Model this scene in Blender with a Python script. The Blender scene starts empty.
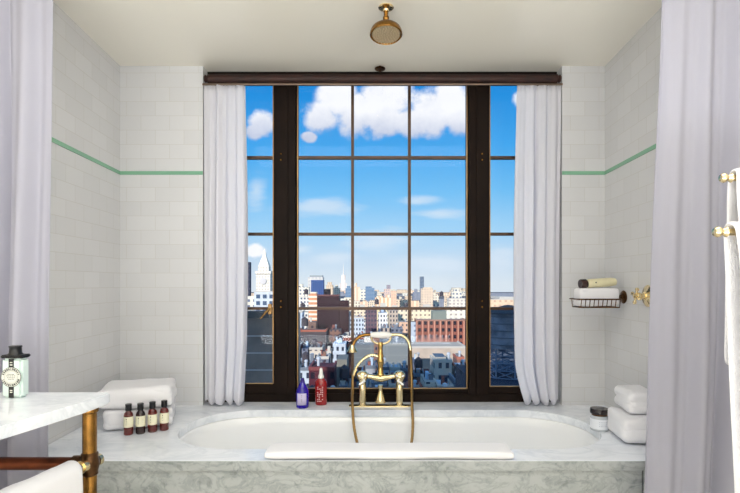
import bpy, bmesh, math, random
from mathutils import Vector, Matrix, noise
R = random.Random(7)
sc = bpy.context.scene
COL = sc.collection
PI = math.pi
F, X0, Y0, EYE = 515.0, 370.0, 283.0, 1.25      # focal length, principal column, horizon row, eye height

# ------------------------------------------------------------------ camera
cam = bpy.data.cameras.new('camera'); camo = bpy.data.objects.new('camera', cam); COL.objects.link(camo)
camo.location = (0, 0, EYE); camo.rotation_euler = (PI/2, 0, 0)
cam.sensor_width = 36; cam.lens = 36*F/740; cam.shift_y = 36.5/740
cam.clip_start = .05; cam.clip_end = 20000
sc.camera = camo
sc.view_settings.view_transform = 'Standard'; sc.view_settings.look = 'None'
sc.view_settings.gamma = 1; sc.view_settings.use_curve_mapping = False
sc.view_settings.exposure = 0.10
sc.cycles.use_denoising = True
sc.cycles.max_bounces = 10; sc.cycles.diffuse_bounces = 5; sc.cycles.glossy_bounces = 4
sc.cycles.transparent_max_bounces = 12; sc.cycles.transmission_bounces = 6

def lin(c):
    return tuple(((v/255)/12.92 if v/255 <= .04045 else ((v/255+.055)/1.055)**2.4) for v in c) + (1,)

# ------------------------------------------------------------------ world sky with clouds
W = bpy.data.worlds.new('sky'); sc.world = W; W.use_nodes = True
nt = W.node_tree; nt.nodes.clear()
def N(t, **k):
    n = nt.nodes.new(t)
    for a, b in k.items(): setattr(n, a, b)
    return n
def L(a, b): nt.links.new(a, b)
def M(op, a, b=None, c=None, clamp=False):
    n = N('ShaderNodeMath', operation=op, use_clamp=clamp)
    for i, v in enumerate((a, b, c)):
        if v is None: continue
        if isinstance(v, (int, float)): n.inputs[i].default_value = v
        else: L(v, n.inputs[i])
    return n.outputs[0]
def smooth(v, a, b):
    n = N('ShaderNodeMapRange', interpolation_type='SMOOTHSTEP')
    L(v, n.inputs[0]); n.inputs[1].default_value = a; n.inputs[2].default_value = b
    return n.outputs[0]
def mixc(f, a, b):
    n = N('ShaderNodeMix', data_type='RGBA')
    for s, v in ((n.inputs[0], f), (n.inputs[6], a), (n.inputs[7], b)):
        if isinstance(v, (tuple, float, int)): s.default_value = v
        else: L(v, s)
    return n.outputs[2]
tc = N('ShaderNodeTexCoord'); sep = N('ShaderNodeSeparateXYZ'); L(tc.outputs['Generated'], sep.inputs[0])
yy = M('MAXIMUM', sep.outputs[1], .05)
u = M('DIVIDE', sep.outputs[0], yy); v = M('DIVIDE', sep.outputs[2], yy)
cmb = N('ShaderNodeCombineXYZ'); L(u, cmb.inputs[0]); L(v, cmb.inputs[1])
ramp = N('ShaderNodeValToRGB'); L(M('MULTIPLY', sep.outputs[2], 1.0), ramp.inputs[0])
e = ramp.color_ramp.elements
e[0].position = 0.0; e[0].color = lin((212, 224, 234))
e[1].position = 1.0; e[1].color = lin((120, 158, 200))
for p, c in ((.045, (190, 214, 235)), (.10, (158, 206, 240)), (.17, (110, 186, 238)), (.25, (66, 162, 232)), (.36, (26, 134, 214)), (.5, (110, 160, 212))):
    q = e.new(p); q.color = lin(c)
n1 = N('ShaderNodeTexNoise'); n1.inputs['Scale'].default_value = 14; n1.inputs['Detail'].default_value = 6; n1.inputs['Roughness'].default_value = .6
L(cmb.outputs[0], n1.inputs['Vector'])
n2 = N('ShaderNodeTexNoise'); n2.inputs['Scale'].default_value = 1; n2.inputs['Detail'].default_value = 5
mp = N('ShaderNodeMapping'); mp.inputs['Scale'].default_value = (7, 26, 1); L(cmb.outputs[0], mp.inputs[0]); L(mp.outputs[0], n2.inputs['Vector'])
def blobs(lst):
    out = None
    for (px, py, rx, ry) in lst:
        a = N('ShaderNodeVectorMath', operation='SUBTRACT'); L(cmb.outputs[0], a.inputs[0]); a.inputs[1].default_value = ((px-X0)/F, (Y0-py)/F, 0)
        b = N('ShaderNodeVectorMath', operation='MULTIPLY'); L(a.outputs[0], b.inputs[0]); b.inputs[1].default_value = (F/rx, F/ry, 0)
        c = N('ShaderNodeVectorMath', operation='LENGTH'); L(b.outputs[0], c.inputs[0])
        g = M('SUBTRACT', 1.0, c.outputs['Value'])
        out = g if out is None else M('MAXIMUM', out, g)
    return out
puff = blobs([(322, 116, 22, 20), (338, 100, 28, 26), (358, 112, 34, 26), (384, 100, 34, 26), (385, 122, 26, 18), (412, 122, 24, 18), (432, 112, 28, 26),
              (450, 106, 24, 28), (462, 120, 20, 20), (262, 124, 17, 15), (254, 131, 12, 10), (309, 137, 9, 6), (524, 100, 12, 10), (256, 251, 12, 8)])
wisp = blobs([(320, 207, 48, 15), (418, 201, 28, 8), (437, 213, 36, 8), (256, 190, 16, 20), (335, 258, 34, 10), (440, 262, 60, 14), (380, 240, 60, 14), (500, 262, 30, 20), (300, 250, 20, 8)])
pm = smooth(M('ADD', puff, M('MULTIPLY', M('SUBTRACT', n1.outputs[0], .5), 1.6)), -.08, .40)
wm = smooth(M('ADD', wisp, M('MULTIPLY', M('SUBTRACT', n2.outputs[0], .5), 2.0)), .0, .9)
front = smooth(sep.outputs[1], .1, .3)
pm = M('MULTIPLY', pm, front); wm = M('MULTIPLY', M('MULTIPLY', wm, front), .7)
shade = M('ADD', M('MAXIMUM', smooth(v, .26, .35), M('SUBTRACT', 1.0, smooth(v, .18, .24))), M('MULTIPLY', M('SUBTRACT', n1.outputs[0], .5), 1.2), clamp=True)
cloudc = mixc(shade, lin((176, 188, 216)), lin((244, 246, 251)))
skyc = mixc(wm, ramp.outputs[0], lin((212, 226, 240)))
skyc = mixc(pm, skyc, cloudc)
bg = N('ShaderNodeBackground'); L(skyc, bg.inputs[0]); bg.inputs[1].default_value = 1.0
wo = N('ShaderNodeOutputWorld'); L(bg.outputs[0], wo.inputs[0])

# ------------------------------------------------------------------ sun and unseen fill lamps added to brighten the bathroom
sun = bpy.data.lights.new('sun', 'SUN'); so = bpy.data.objects.new('sun', sun); COL.objects.link(so)
sun.energy = 4.4; sun.angle = .01; sun.color = (1, .92, .83)
so.rotation_euler = Vector((-.45, -.80, .36)).to_track_quat('Z', 'Y').to_euler()
def area(name, loc, rot, sx, sy, en, col):
    l = bpy.data.lights.new(name, 'AREA'); l.shape = 'RECTANGLE'; l.size = sx; l.size_y = sy; l.energy = en; l.color = col
    o = bpy.data.objects.new(name, l); COL.objects.link(o); o.location = loc; o.rotation_euler = rot
area('floor_fill', (0, -1.2, .45), Vector((0, -.02, -1)).to_track_quat('Z', 'Y').to_euler(), 3.4, 1.0, 122, (.94, .965, 1))  # added uplight low behind the camera, lifts the ceiling brightness
area('front_fill', (0, -1.7, 1.5), Vector((0, -1, 0)).to_track_quat('Z', 'Y').to_euler(), 3.6, 1.6, 4, (.94, .965, 1))  # added weak frontal fill, out of view behind the camera
area('overhead_fill', (0, 1.25, 2.47), Vector((0, -.12, 1)).to_track_quat('Z', 'Y').to_euler(), 2.2, .7, 17, (.95, .97, 1))  # added fill out of view, aimed down at the deck; no real fixture

# ------------------------------------------------------------------ helpers
def P(x, y, d): return Vector(((x-X0)/F*d, d, EYE-(y-Y0)/F*d))
ORG = {}
def tag(o, label=None, cat=None, group=None, kind=None):
    if label: o['label'] = label
    if cat: o['category'] = cat
    if group: o['group'] = group
    if kind: o['kind'] = kind
    return o
def thing(name, label, cat, loc, group=None, kind=None):
    o = bpy.data.objects.new(name, None); COL.objects.link(o); o.location = loc; o.empty_display_size = .05
    ORG[o.name] = Vector(loc)
    return tag(o, label, cat, group, kind)
def mk(name, bm, mat, parent=None, origin=None, sharp=.6, flat=False):
    """link bm (world coordinates) as one mesh object"""
    if origin is None:
        origin = ORG[parent.name] if parent is not None else Vector((0, 0, 0))
    origin = Vector(origin)
    bmesh.ops.recalc_face_normals(bm, faces=bm.faces)
    bmesh.ops.translate(bm, vec=-origin, verts=bm.verts)
    for f in bm.faces: f.smooth = not flat
    for ed in bm.edges:
        if len(ed.link_faces) == 2 and ed.calc_face_angle(0) > sharp: ed.smooth = False
    me = bpy.data.meshes.new(name); bm.to_mesh(me); bm.free()
    me.materials.append(mat)
    o = bpy.data.objects.new(name, me); COL.objects.link(o)
    if parent is not None:
        o.parent = parent; o.location = origin-ORG[parent.name]
    else: o.location = origin
    ORG[o.name] = origin
    return o
def B(): return bmesh.new()
def xf(bm, vs, mat): bmesh.ops.transform(bm, matrix=mat, verts=vs)
def box(bm, x0, x1, y0, y1, z0, z1, bev=0):
    r = bmesh.ops.create_cube(bm, size=1)
    vs = r['verts']
    for q in vs: q.co = Vector(((x0+x1)/2+q.co.x*(x1-x0), (y0+y1)/2+q.co.y*(y1-y0), (z0+z1)/2+q.co.z*(z1-z0)))
    if bev:
        es = list({e_ for q in vs for e_ in q.link_edges})
        bmesh.ops.bevel(bm, geom=es, offset=bev, segments=2, affect='EDGES')
    return vs
def rbox(bm, c, s, r, n=8, rotz=0, amp=0, seed=0, fr=6):
    """soft rounded box"""
    t = bmesh.new(); bmesh.ops.create_cube(t, size=2)
    bmesh.ops.subdivide_edges(t, edges=t.edges[:], cuts=n, use_grid_fill=True)
    h = Vector(s)/2
    mt = Matrix.Rotation(rotz, 3, 'Z')
    def ease(a): return math.copysign(abs(a)**.75, a)
    for q in t.verts:
        p = Vector((ease(q.co.x)*h.x, ease(q.co.y)*h.y, ease(q.co.z)*h.z))
        inner = Vector([max(-(h[i]-r), min(h[i]-r, p[i])) for i in range(3)])
        d = p-inner
        if d.length > 1e-9: p = inner+d.normalized()*min(r, max(d.length, r))
        if amp: p += d.normalized()*amp*noise.noise((p+Vector((seed, seed*.7, 0)))*fr) + Vector((0, 0, amp*.8*noise.noise((p+Vector((9+seed, 0, 0)))*fr*.5)))
        q.co = mt @ p + Vector(c)
    me = bpy.data.meshes.new('t'); t.to_mesh(me); t.free(); bm.from_mesh(me); bpy.data.meshes.remove(me)
def tube(bm, pts, r, seg=12):
    pts = [Vector(p) for p in pts]; n = len(pts)
    rs = r if isinstance(r, (list, tuple)) else [r]*n
    rings = []; up = None
    for i, p in enumerate(pts):
        t = (pts[min(i+1, n-1)]-pts[max(i-1, 0)]).normalized()
        if up is None:
            up = Vector((0, 0, 1)) if abs(t.z) < .9 else Vector((0, 1, 0))
        a = (up-t*up.dot(t)).normalized(); up = a; b = t.cross(a)
        rings.append([bm.verts.new(p+(a*math.cos(2*PI*k/seg)+b*math.sin(2*PI*k/seg))*rs[i]) for k in range(seg)])
    for i in range(n-1):
        for k in range(seg):
            bm.faces.new((rings[i][k], rings[i][(k+1) % seg], rings[i+1][(k+1) % seg], rings[i+1][k]))
    bm.faces.new(rings[0]); bm.faces.new(rings[-1][::-1])
def spline(pts, n=8):
    pts = [Vector(p) for p in pts]; out = []
    for i in range(len(pts)-1):
        p0, p1, p2, p3 = pts[max(i-1, 0)], pts[i], pts[i+1], pts[min(i+2, len(pts)-1)]
        for k in range(n):
            t = k/n
            out.append(.5*((2*p1)+(p2-p0)*t+(2*p0-5*p1+4*p2-p3)*t*t+(3*p1-p0-3*p2+p3)*t**3))
    return out+[pts[-1]]
def lathe(bm, c, prof, seg=24, axis=(0, 0, 1), sy=1.0):
    """profile of (radius, height) turned about an axis through c"""
    q = Vector(axis).to_track_quat('Z', 'Y').to_matrix(); c = Vector(c); rings = []
    for r, z in prof:
        rings.append([bm.verts.new(c+q @ Vector((r*math.cos(2*PI*k/seg), sy*r*math.sin(2*PI*k/seg), z))) for k in range(seg)])
    for i in range(len(rings)-1):
        for k in range(seg):
            bm.faces.new((rings[i][k], rings[i][(k+1) % seg], rings[i+1][(k+1) % seg], rings[i+1][k]))
    if prof[0][0] > 1e-6: bm.faces.new(rings[0])
    if prof[-1][0] > 1e-6: bm.faces.new(rings[-1])
    bmesh.ops.remove_doubles(bm, verts=bm.verts, dist=1e-6)
def copy_tree(o, loc, label, rz=None):
    c = o.copy(); COL.objects.link(c); c.location = loc; c['label'] = label
    if rz is not None: c.rotation_euler.z = rz
    def rec(src, dst):
        for ch in src.children:
            d = ch.copy(); COL.objects.link(d); d.parent = dst; rec(ch, d)
    rec(o, c)
    return c

# ------------------------------------------------------------------ materials
def mat(name, col, rough=.5, metal=0, bump=0, bscale=40, spec=.5, var=0, vscale=8, coat=0, sheen=0):
    m = bpy.data.materials.new(name); m.use_nodes = True; t = m.node_tree
    b = t.nodes['Principled BSDF']
    b.inputs['Base Color'].default_value = lin(col); b.inputs['Roughness'].default_value = rough
    b.inputs['Metallic'].default_value = metal; b.inputs['Specular IOR Level'].default_value = spec
    b.inputs['Coat Weight'].default_value = coat; b.inputs['Sheen Weight'].default_value = sheen
    c = t.nodes.new('ShaderNodeTexCoord')
    if var:
        n = t.nodes.new('ShaderNodeTexNoise'); n.inputs['Scale'].default_value = vscale; n.inputs['Detail'].default_value = 4
        t.links.new(c.outputs['Object'], n.inputs['Vector'])
        r = t.nodes.new('ShaderNodeValToRGB'); t.links.new(n.outputs[0], r.inputs[0])
        r.color_ramp.elements[0].position = .3; r.color_ramp.elements[1].position = .7
        r.color_ramp.elements[0].color = lin([x*(1-var) for x in col]); r.color_ramp.elements[1].color = lin([min(255, x*(1+var)) for x in col])
        t.links.new(r.outputs[0], b.inputs['Base Color'])
    if bump:
        n = t.nodes.new('ShaderNodeTexNoise'); n.inputs['Scale'].default_value = bscale; n.inputs['Detail'].default_value = 3
        t.links.new(c.outputs['Object'], n.inputs['Vector'])
        u_ = t.nodes.new('ShaderNodeBump'); u_.inputs['Strength'].default_value = bump; u_.inputs['Distance'].default_value = .01
        t.links.new(n.outputs[0], u_.inputs['Height']); t.links.new(u_.outputs[0], b.inputs['Normal'])
    return m
def fabric(name, col, transl=.35, clear=0.0):
    m = bpy.data.materials.new(name); m.use_nodes = True; t = m.node_tree; t.nodes.clear()
    d = t.nodes.new('ShaderNodeBsdfDiffuse'); d.inputs[0].default_value = lin(col)
    tr = t.nodes.new('ShaderNodeBsdfTranslucent'); tr.inputs[0].default_value = lin(col)
    mx = t.nodes.new('ShaderNodeMixShader'); mx.inputs[0].default_value = transl
    t.links.new(d.outputs[0], mx.inputs[1]); t.links.new(tr.outputs[0], mx.inputs[2]); out = mx.outputs[0]
    if clear:
        tp = t.nodes.new('ShaderNodeBsdfTransparent'); m2 = t.nodes.new('ShaderNodeMixShader'); m2.inputs[0].default_value = clear
        t.links.new(out, m2.inputs[1]); t.links.new(tp.outputs[0], m2.inputs[2]); out = m2.outputs[0]
    o = t.nodes.new('ShaderNodeOutputMaterial'); t.links.new(out, o.inputs[0])
    return m
def tiles(name, axis):
    """glossy white subway tile, rows along z; axis = 0 wall along x, 1 wall along y"""
    m = bpy.data.materials.new(name); m.use_nodes = True; t = m.node_tree; b = t.nodes['Principled BSDF']
    c = t.nodes.new('ShaderNodeTexCoord'); s = t.nodes.new('ShaderNodeSeparateXYZ'); t.links.new(c.outputs['Object'], s.inputs[0])
    k = t.nodes.new('ShaderNodeCombineXYZ'); t.links.new(s.outputs[axis], k.inputs[0])
    za = t.nodes.new('ShaderNodeMath'); za.operation = 'ADD'; za.inputs[1].default_value = -1.880+.0819*24; t.links.new(s.outputs[2], za.inputs[0])
    t.links.new(za.outputs[0], k.inputs[1])
    br = t.nodes.new('ShaderNodeTexBrick'); t.links.new(k.outputs[0], br.inputs['Vector'])
    br.inputs['Scale'].default_value = 1; br.inputs['Brick Width'].default_value = .164; br.inputs['Row Height'].default_value = .0819
    br.inputs['Mortar Size'].default_value = .0016; br.inputs['Mortar Smooth'].default_value = .5; br.inputs['Bias'].default_value = 0
    br.inputs['Color1'].default_value = lin((216, 216, 217)); br.inputs['Color2'].default_value = lin((211, 211, 212))
    br.inputs['Mortar'].default_value = lin((202, 200, 196))
    t.links.new(br.outputs['Color'], b.inputs['Base Color'])
    b.inputs['Roughness'].default_value = .22; b.inputs['Specular IOR Level'].default_value = .4
    inv = t.nodes.new('ShaderNodeMath'); inv.operation = 'SUBTRACT'; inv.inputs[0].default_value = 1; t.links.new(br.outputs['Fac'], inv.inputs[1])
    n = t.nodes.new('ShaderNodeTexNoise'); n.inputs['Scale'].default_value = 9; t.links.new(c.outputs['Object'], n.inputs['Vector'])
    ad = t.nodes.new('ShaderNodeMath'); ad.operation = 'MULTIPLY_ADD'; ad.inputs[1].default_value = .6
    t.links.new(n.outputs[0], ad.inputs[0]); t.links.new(inv.outputs[0], ad.inputs[2])
    u_ = t.nodes.new('ShaderNodeBump'); u_.inputs['Strength'].default_value = .22; u_.inputs['Distance'].default_value = .003
    t.links.new(ad.outputs[0], u_.inputs['Height']); t.links.new(u_.outputs[0], b.inputs['Normal'])
    return m
def marble(name, base, vein, scale=3.0, amount=.5, rough=.18, speck=0):
    m = bpy.data.materials.new(name); m.use_nodes = True; t = m.node_tree; b = t.nodes['Principled BSDF']
    c = t.nodes.new('ShaderNodeTexCoord')
    mp_ = t.nodes.new('ShaderNodeMapping'); mp_.inputs['Rotation'].default_value = (.3, .5, .6); mp_.inputs['Scale'].default_value = (1, 1.7, 1.6)
    t.links.new(c.outputs['Object'], mp_.inputs[0])
    n = t.nodes.new('ShaderNodeTexNoise'); n.inputs['Scale'].default_value = scale; n.inputs['Detail'].default_value = 9
    n.inputs['Roughness'].default_value = .62; n.inputs['Distortion'].default_value = 1.4
    t.links.new(mp_.outputs[0], n.inputs['Vector'])
    a = t.nodes.new('ShaderNodeMath'); a.operation = 'SUBTRACT'; a.inputs[1].default_value = .5; t.links.new(n.outputs[0], a.inputs[0])
    ab = t.nodes.new('ShaderNodeMath'); ab.operation = 'ABSOLUTE'; t.links.new(a.outputs[0], ab.inputs[0])
    r = t.nodes.new('ShaderNodeMapRange'); r.interpolation_type = 'SMOOTHSTEP'; r.inputs[1].default_value = 0; r.inputs[2].default_value = .07
    r.inputs[3].default_value = 1; r.inputs[4].default_value = 0; t.links.new(ab.outputs[0], r.inputs[0])
    n2_ = t.nodes.new('ShaderNodeTexNoise'); n2_.inputs['Scale'].default_value = scale*.8; n2_.inputs['Detail'].default_value = 8
    t.links.new(mp_.outputs[0], n2_.inputs['Vector'])
    r2 = t.nodes.new('ShaderNodeMapRange'); r2.interpolation_type = 'SMOOTHSTEP'; r2.inputs[1].default_value = .42; r2.inputs[2].default_value = .72
    t.links.new(n2_.outputs[0], r2.inputs[0])
    mu = t.nodes.new('ShaderNodeMath'); mu.operation = 'MULTIPLY_ADD'; mu.inputs[1].default_value = amount
    t.links.new(r.outputs[0], mu.inputs[0])
    m3 = t.nodes.new('ShaderNodeMath'); m3.operation = 'MULTIPLY'; m3.inputs[1].default_value = .55; t.links.new(r2.outputs[0], m3.inputs[0]); t.links.new(m3.outputs[0], mu.inputs[2])
    mu.use_clamp = True; fac = mu.outputs[0]
    if speck:
        n3 = t.nodes.new('ShaderNodeTexNoise'); n3.inputs['Scale'].default_value = 38; n3.inputs['Detail'].default_value = 5; n3.inputs['Distortion'].default_value = .8
        t.links.new(c.outputs['Object'], n3.inputs['Vector'])
        r3 = t.nodes.new('ShaderNodeMapRange'); r3.inputs[1].default_value = .52; r3.inputs[2].default_value = .8; r3.inputs[4].default_value = speck
        t.links.new(n3.outputs[0], r3.inputs[0])
        s_ = t.nodes.new('ShaderNodeMath'); s_.operation = 'ADD'; s_.use_clamp = True; t.links.new(fac, s_.inputs[0]); t.links.new(r3.outputs[0], s_.inputs[1]); fac = s_.outputs[0]
    x = t.nodes.new('ShaderNodeMix'); x.data_type = 'RGBA'; t.links.new(fac, x.inputs[0]); x.inputs[6].default_value = lin(base); x.inputs[7].default_value = lin(vein)
    t.links.new(x.outputs[2], b.inputs['Base Color']); b.inputs['Roughness'].default_value = rough
    return m
def glass_mat(name, tint=(1, 1, 1, 1), refl=.06):
    m = bpy.data.materials.new(name); m.use_nodes = True; t = m.node_tree; t.nodes.clear()
    tp = t.nodes.new('ShaderNodeBsdfTransparent'); tp.inputs[0].default_value = tint
    g = t.nodes.new('ShaderNodeBsdfGlossy'); g.inputs['Roughness'].default_value = 0.0
    fr = t.nodes.new('ShaderNodeFresnel'); fr.inputs[0].default_value = 1.18
    mx = t.nodes.new('ShaderNodeMixShader'); t.links.new(fr.outputs[0], mx.inputs[0]); t.links.new(tp.outputs[0], mx.inputs[1]); t.links.new(g.outputs[0], mx.inputs[2])
    o = t.nodes.new('ShaderNodeOutputMaterial'); t.links.new(mx.outputs[0], o.inputs[0])
    return m
def liquid_glass(name, col):
    m = mat(name, col, rough=.06, coat=.6, spec=.7); b = m.node_tree.nodes['Principled BSDF']
    b.inputs['Transmission Weight'].default_value = .45; b.inputs['IOR'].default_value = 1.4
    return m

T_X, T_Y = tiles('white subway tile across', 0), tiles('white subway tile along', 1)
CEIL = mat('glossy cream ceiling paint', (240, 235, 222), .28, bump=.06, bscale=5, spec=.45)
PLASTER = mat('white plaster', (226, 222, 212), .6)
FLOORM = marble('floor marble', (226, 224, 220), (180, 180, 180), 1.5)
MAR = marble('pale carrara marble', (244, 247, 252), (196, 204, 214), 3.4, .24)
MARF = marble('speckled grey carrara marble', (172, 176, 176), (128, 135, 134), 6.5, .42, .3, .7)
ENAM = mat('white enamel', (250, 251, 252), .12, spec=.6, coat=.5)
BRONZE = mat('dark bronze window paint', (25, 16, 11), .6, metal=0, var=.25, vscale=5, bump=.1, bscale=30, spec=.12)
MUNT = mat('brown bronze muntin', (70, 50, 36), .35, metal=.4, var=.2)
BEAD = mat('worn brass glazing bead', (156, 122, 78), .35, metal=.7, var=.15)
RODM = mat('dark reddish iron rod', (46, 23, 18), .6, metal=.2, var=.25, vscale=20)
GLASS = glass_mat('clear window glass')
BRASS = mat('polished brass', (242, 220, 172), .2, metal=1, var=.06)
ABRASS = mat('aged brass', (146, 106, 54), .24, metal=1, var=.2, vscale=25)
DBRASS = mat('dark antique brass', (92, 66, 44), .35, metal=1, var=.25, vscale=30)
COPPER = mat('dark copper brown tube', (104, 56, 36), .3, metal=.9, var=.2, vscale=12)
TOWEL = mat('white terry cotton', (247, 246, 249), .95, bump=.55, bscale=420, spec=.1, sheen=.2)
PORC = mat('white porcelain', (245, 243, 238), .12, coat=.6)
SHEER = fabric('white window curtain cloth', (251, 250, 254), .5, .06)
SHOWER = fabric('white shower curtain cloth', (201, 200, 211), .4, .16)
BLACK = mat('black plastic', (18, 18, 20), .3)
GREEN = mat('green glass tile', (128, 178, 148), .15)

# ------------------------------------------------------------------ room shell
def S(name, bm, m, parent=None, **k):
    return tag(mk(name, bm, m, parent, **k), kind='structure')
CZ = 2.493; DZ = .55
WL, WR = -.957, 1.10                 # window recess
LB, LF = -1.432, -1.385              # left alcove wall x at back / front
RB, RF = 1.346, 1.296
YB, YW, YF = 2.95, 3.03, 1.98
def prism(bm, pts, z0, z1):
    a = [bm.verts.new((x, y, z0)) for x, y in pts]; b = [bm.verts.new((x, y, z1)) for x, y in pts]
    n = len(pts)
    for i in range(n): bm.faces.new((a[i], a[(i+1) % n], b[(i+1) % n], b[i]))
    bm.faces.new(a[::-1]); bm.faces.new(b)
b = B(); prism(b, [(-2.2, YF), (LF, YF), (LB, YB), (LB, YB+.3), (-2.2, YB+.3)], 0, CZ); S('wall_left', b, T_Y, flat=True)
b = B(); prism(b, [(RF, YF), (2.1, YF), (2.1, YB+.3), (RB, YB+.3), (RB, YB)], 0, CZ); S('wall_right', b, T_Y, flat=True)
b = B(); box(b, LB, WL, YB, YB+.3, 0, CZ); box(b, WR, RB, YB, YB+.3, 0, CZ); box(b, WL, WR, YB, YB+.3, 0, DZ-.04); S('wall_back', b, T_X, flat=True)
b = B(); box(b, -2.3, -2.2, -1.8, YF+.02, 0, CZ); S('wall_room_left', b, PLASTER, flat=True)
b = B(); box(b, 2.1, 2.2, -1.8, YF+.02, 0, CZ); S('wall_room_right', b, PLASTER, flat=True)
b = B(); box(b, -2.3, 2.2, -1.9, -1.8, 0, CZ); S('wall_behind', b, PLASTER, flat=True)
b = B(); box(b, -2.3, 2.2, -1.9, YB+.3, -.1, 0); S('floor', b, FLOORM, flat=True)
b = B(); box(b, -2.3, 2.2, -1.9, YB+.3, CZ, CZ+.12); S('ceiling', b, CEIL, flat=True)
# hotel block around the room (casts its own shade over the near roofs)
HOTEL = mat('pale hotel stone', (206, 194, 180), .9, var=.1, vscale=.5)
b = B()
box(b, -80, -2.3, -30, 3.25, -45, 46); box(b, 2.2, 45, -30, 3.25, -45, 42); box(b, -2.3, 2.2, -30, 3.25, CZ+.12, 42)
box(b, -2.3, 2.2, -30, 3.25, -45, -.1); box(b, -2.3, 2.2, -30, -1.9, -.1, CZ+.12)
S('wall_exterior', b, HOTEL, flat=True)
# green stripe
zs = EYE+.630
b = B(); box(b, LB, WL, YB-.004, YB+.001, zs-.010, zs+.010)
S('trim_1', b, GREEN, flat=True)
b = B(); box(b, WR, RB, YB-.004, YB+.001, zs-.010, zs+.010); S('trim_2', b, GREEN, flat=True)
b = B(); prism(b, [(LF-.001, YF), (LF+.004, YF), (LB+.004, YB-.004), (LB-.001, YB-.004)], zs-.010, zs+.010); S('trim_3', b, GREEN, flat=True)
b = B(); prism(b, [(RF-.004, YF), (RF+.001, YF), (RB+.001, YB-.004), (RB-.004, YB-.004)], zs-.010, zs+.010); S('trim_4', b, GREEN, flat=True)

# ------------------------------------------------------------------ windows
def px(x, d=3.05): return (x-X0)/F*d
def pz(y, d=3.05): return EYE-(y-Y0)/F*d
fy0, fy1 = YW, YW+.09
rows = [157.5, 234, 308.5]
win = thing('window_1', None, None, (.07, YW, DZ), kind='structure')
b = B()
box(b, WL, px(222), fy0, fy1, DZ, CZ); box(b, px(541), WR, fy0, fy1, DZ, CZ)          # outer stiles
box(b, px(222), px(541), fy0, fy1, pz(81.5), CZ)                                      # head
box(b, px(222), px(541), fy0, fy1, DZ, pz(393))                                       # bottom rail
S('window_frame', b, BRONZE, win, flat=True)
for xa, xb in ((276.5, 296), (468, 486.5)):
    b = B(); box(b, px(xa), px(xb), fy0-.012, fy1, pz(393), pz(81.5)); box(b, px(xa+7), px(xb-7), fy0-.024, fy0-.012, pz(393), pz(81.5), .003)
    S('mullion', b, BRONZE, win, flat=True)
def sash(name, xa, xb, yb, mx, lead):
    w = thing(name, None, None, (px((xa+xb)/2), fy0+.02, pz(yb)), kind='structure')
    # xa..xb glass limits, yb glass bottom
    b = B(); g = .014
    za, zb = pz(yb), pz(83.5)
    for s in ((px(xa)-lead[0], px(xa), pz(393), pz(81.5)), (px(xb), px(xb)+lead[1], pz(393), pz(81.5)), (px(xa), px(xb), pz(393), za), (px(xa), px(xb), zb, pz(81.5))):
        box(b, s[0], s[1], fy0+.012, fy0+.055, s[2], s[3])
    S('sash_frame', b, BRONZE, w, flat=True)
    b = B(); t_ = .005
    for s in ((px(xa)-t_/2, px(xa)+t_/2, za, zb), (px(xb)-t_/2, px(xb)+t_/2, za, zb), (px(xa), px(xb), za-t_/2, za+t_/2), (px(xa), px(xb), zb-t_/2, zb+t_/2)):
        box(b, s[0], s[1], fy0+.006, fy0+.02, s[2], s[3])
    S('glazing_bead', b, BEAD, w, flat=True)
    for x in mx:
        b = B(); box(b, px(x)-.0085, px(x)+.0085, fy0+.016, fy0+.05, za, zb, .003); S('vertical_muntin', b, MUNT, w, flat=True)
    for y in rows:
        b = B(); box(b, px(xa), px(xb), fy0+.014, fy0+.048, pz(y)-.0085, pz(y)+.0085, .003); S('horizontal_muntin', b, MUNT, w, flat=True)
    b = B(); box(b, px(xa), px(xb), fy0+.031, fy0+.034, za, zb); S('glass_pane', b, GLASS, w, flat=True)
    return w
w2 = sash('window_2', 228, 273.5, 383, [], (.035, .016))
w3 = sash('window_3', 298, 466.5, 388, [352.5, 409.5], (.016, .013))
w4 = sash('window_4', 489.5, 535, 386, [], (.016, .035))
# handles on the casements
def handle(w, x, y, s):
    b = B(); p = P(x, y, 3.02)
    box(b, p.x-.010, p.x+.010, p.y-.012, p.y+.02, p.z-.03, p.z+.03, .003)
    tube(b, [p+Vector((0, -.02, 0)), p+Vector((s*.012, -.03, -.01)), p+Vector((s*.05, -.03, -.055))], [.007, .008, .005], 10)
    S('casement_handle', b, BEAD, w)
handle(w2, 270, 309, -1)
for x, w in ((281, win), (482, win)):
    for y in (154, 160, 301, 307):
        b = B(); p = P(x, y, 3.005); lathe(b, p, [(.006, 0), (.006, .006), (.003, .010), (0, .011)], 10, (0, -1, 0)); S('catch_stud', b, ABRASS, win)

# ------------------------------------------------------------------ rod and window curtains
yr = 2.925; zr = EYE+(Y0-78.8)/F*yr
xl, xr = (209-X0)/F*yr, (556-X0)/F*yr
rod = thing('curtain_rod', 'dark reddish iron curtain rod across the top of the window', 'curtain rod', (.05, yr, zr))
b = B(); tube(b, [(xl, yr, zr), (xr, yr, zr)], .0225, 16)
mk('pole', b, RODM, rod)
for x, s in ((xl, -1), (xr, 1)):
    b = B(); lathe(b, (x, yr, zr), [(.0225, 0), (.026, .003), (.0225, .007), (.012, .010), (.020, .015), (.022, .020), (.016, .027), (0, .030)], 18, (s, 0, 0)); mk('finial', b, RODM, rod)
for x in (xl+.3, .07, xr-.3): b = B(); tube(b, [(x, yr, zr), (x, YW+.005, zr+.01)], .008, 8); mk('bracket', b, RODM, rod)
zt = zr-.0295
b = B(); tube(b, [(WL+.004, 2.93, zt), (WR-.004, 2.93, zt)], .006, 10)
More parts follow.
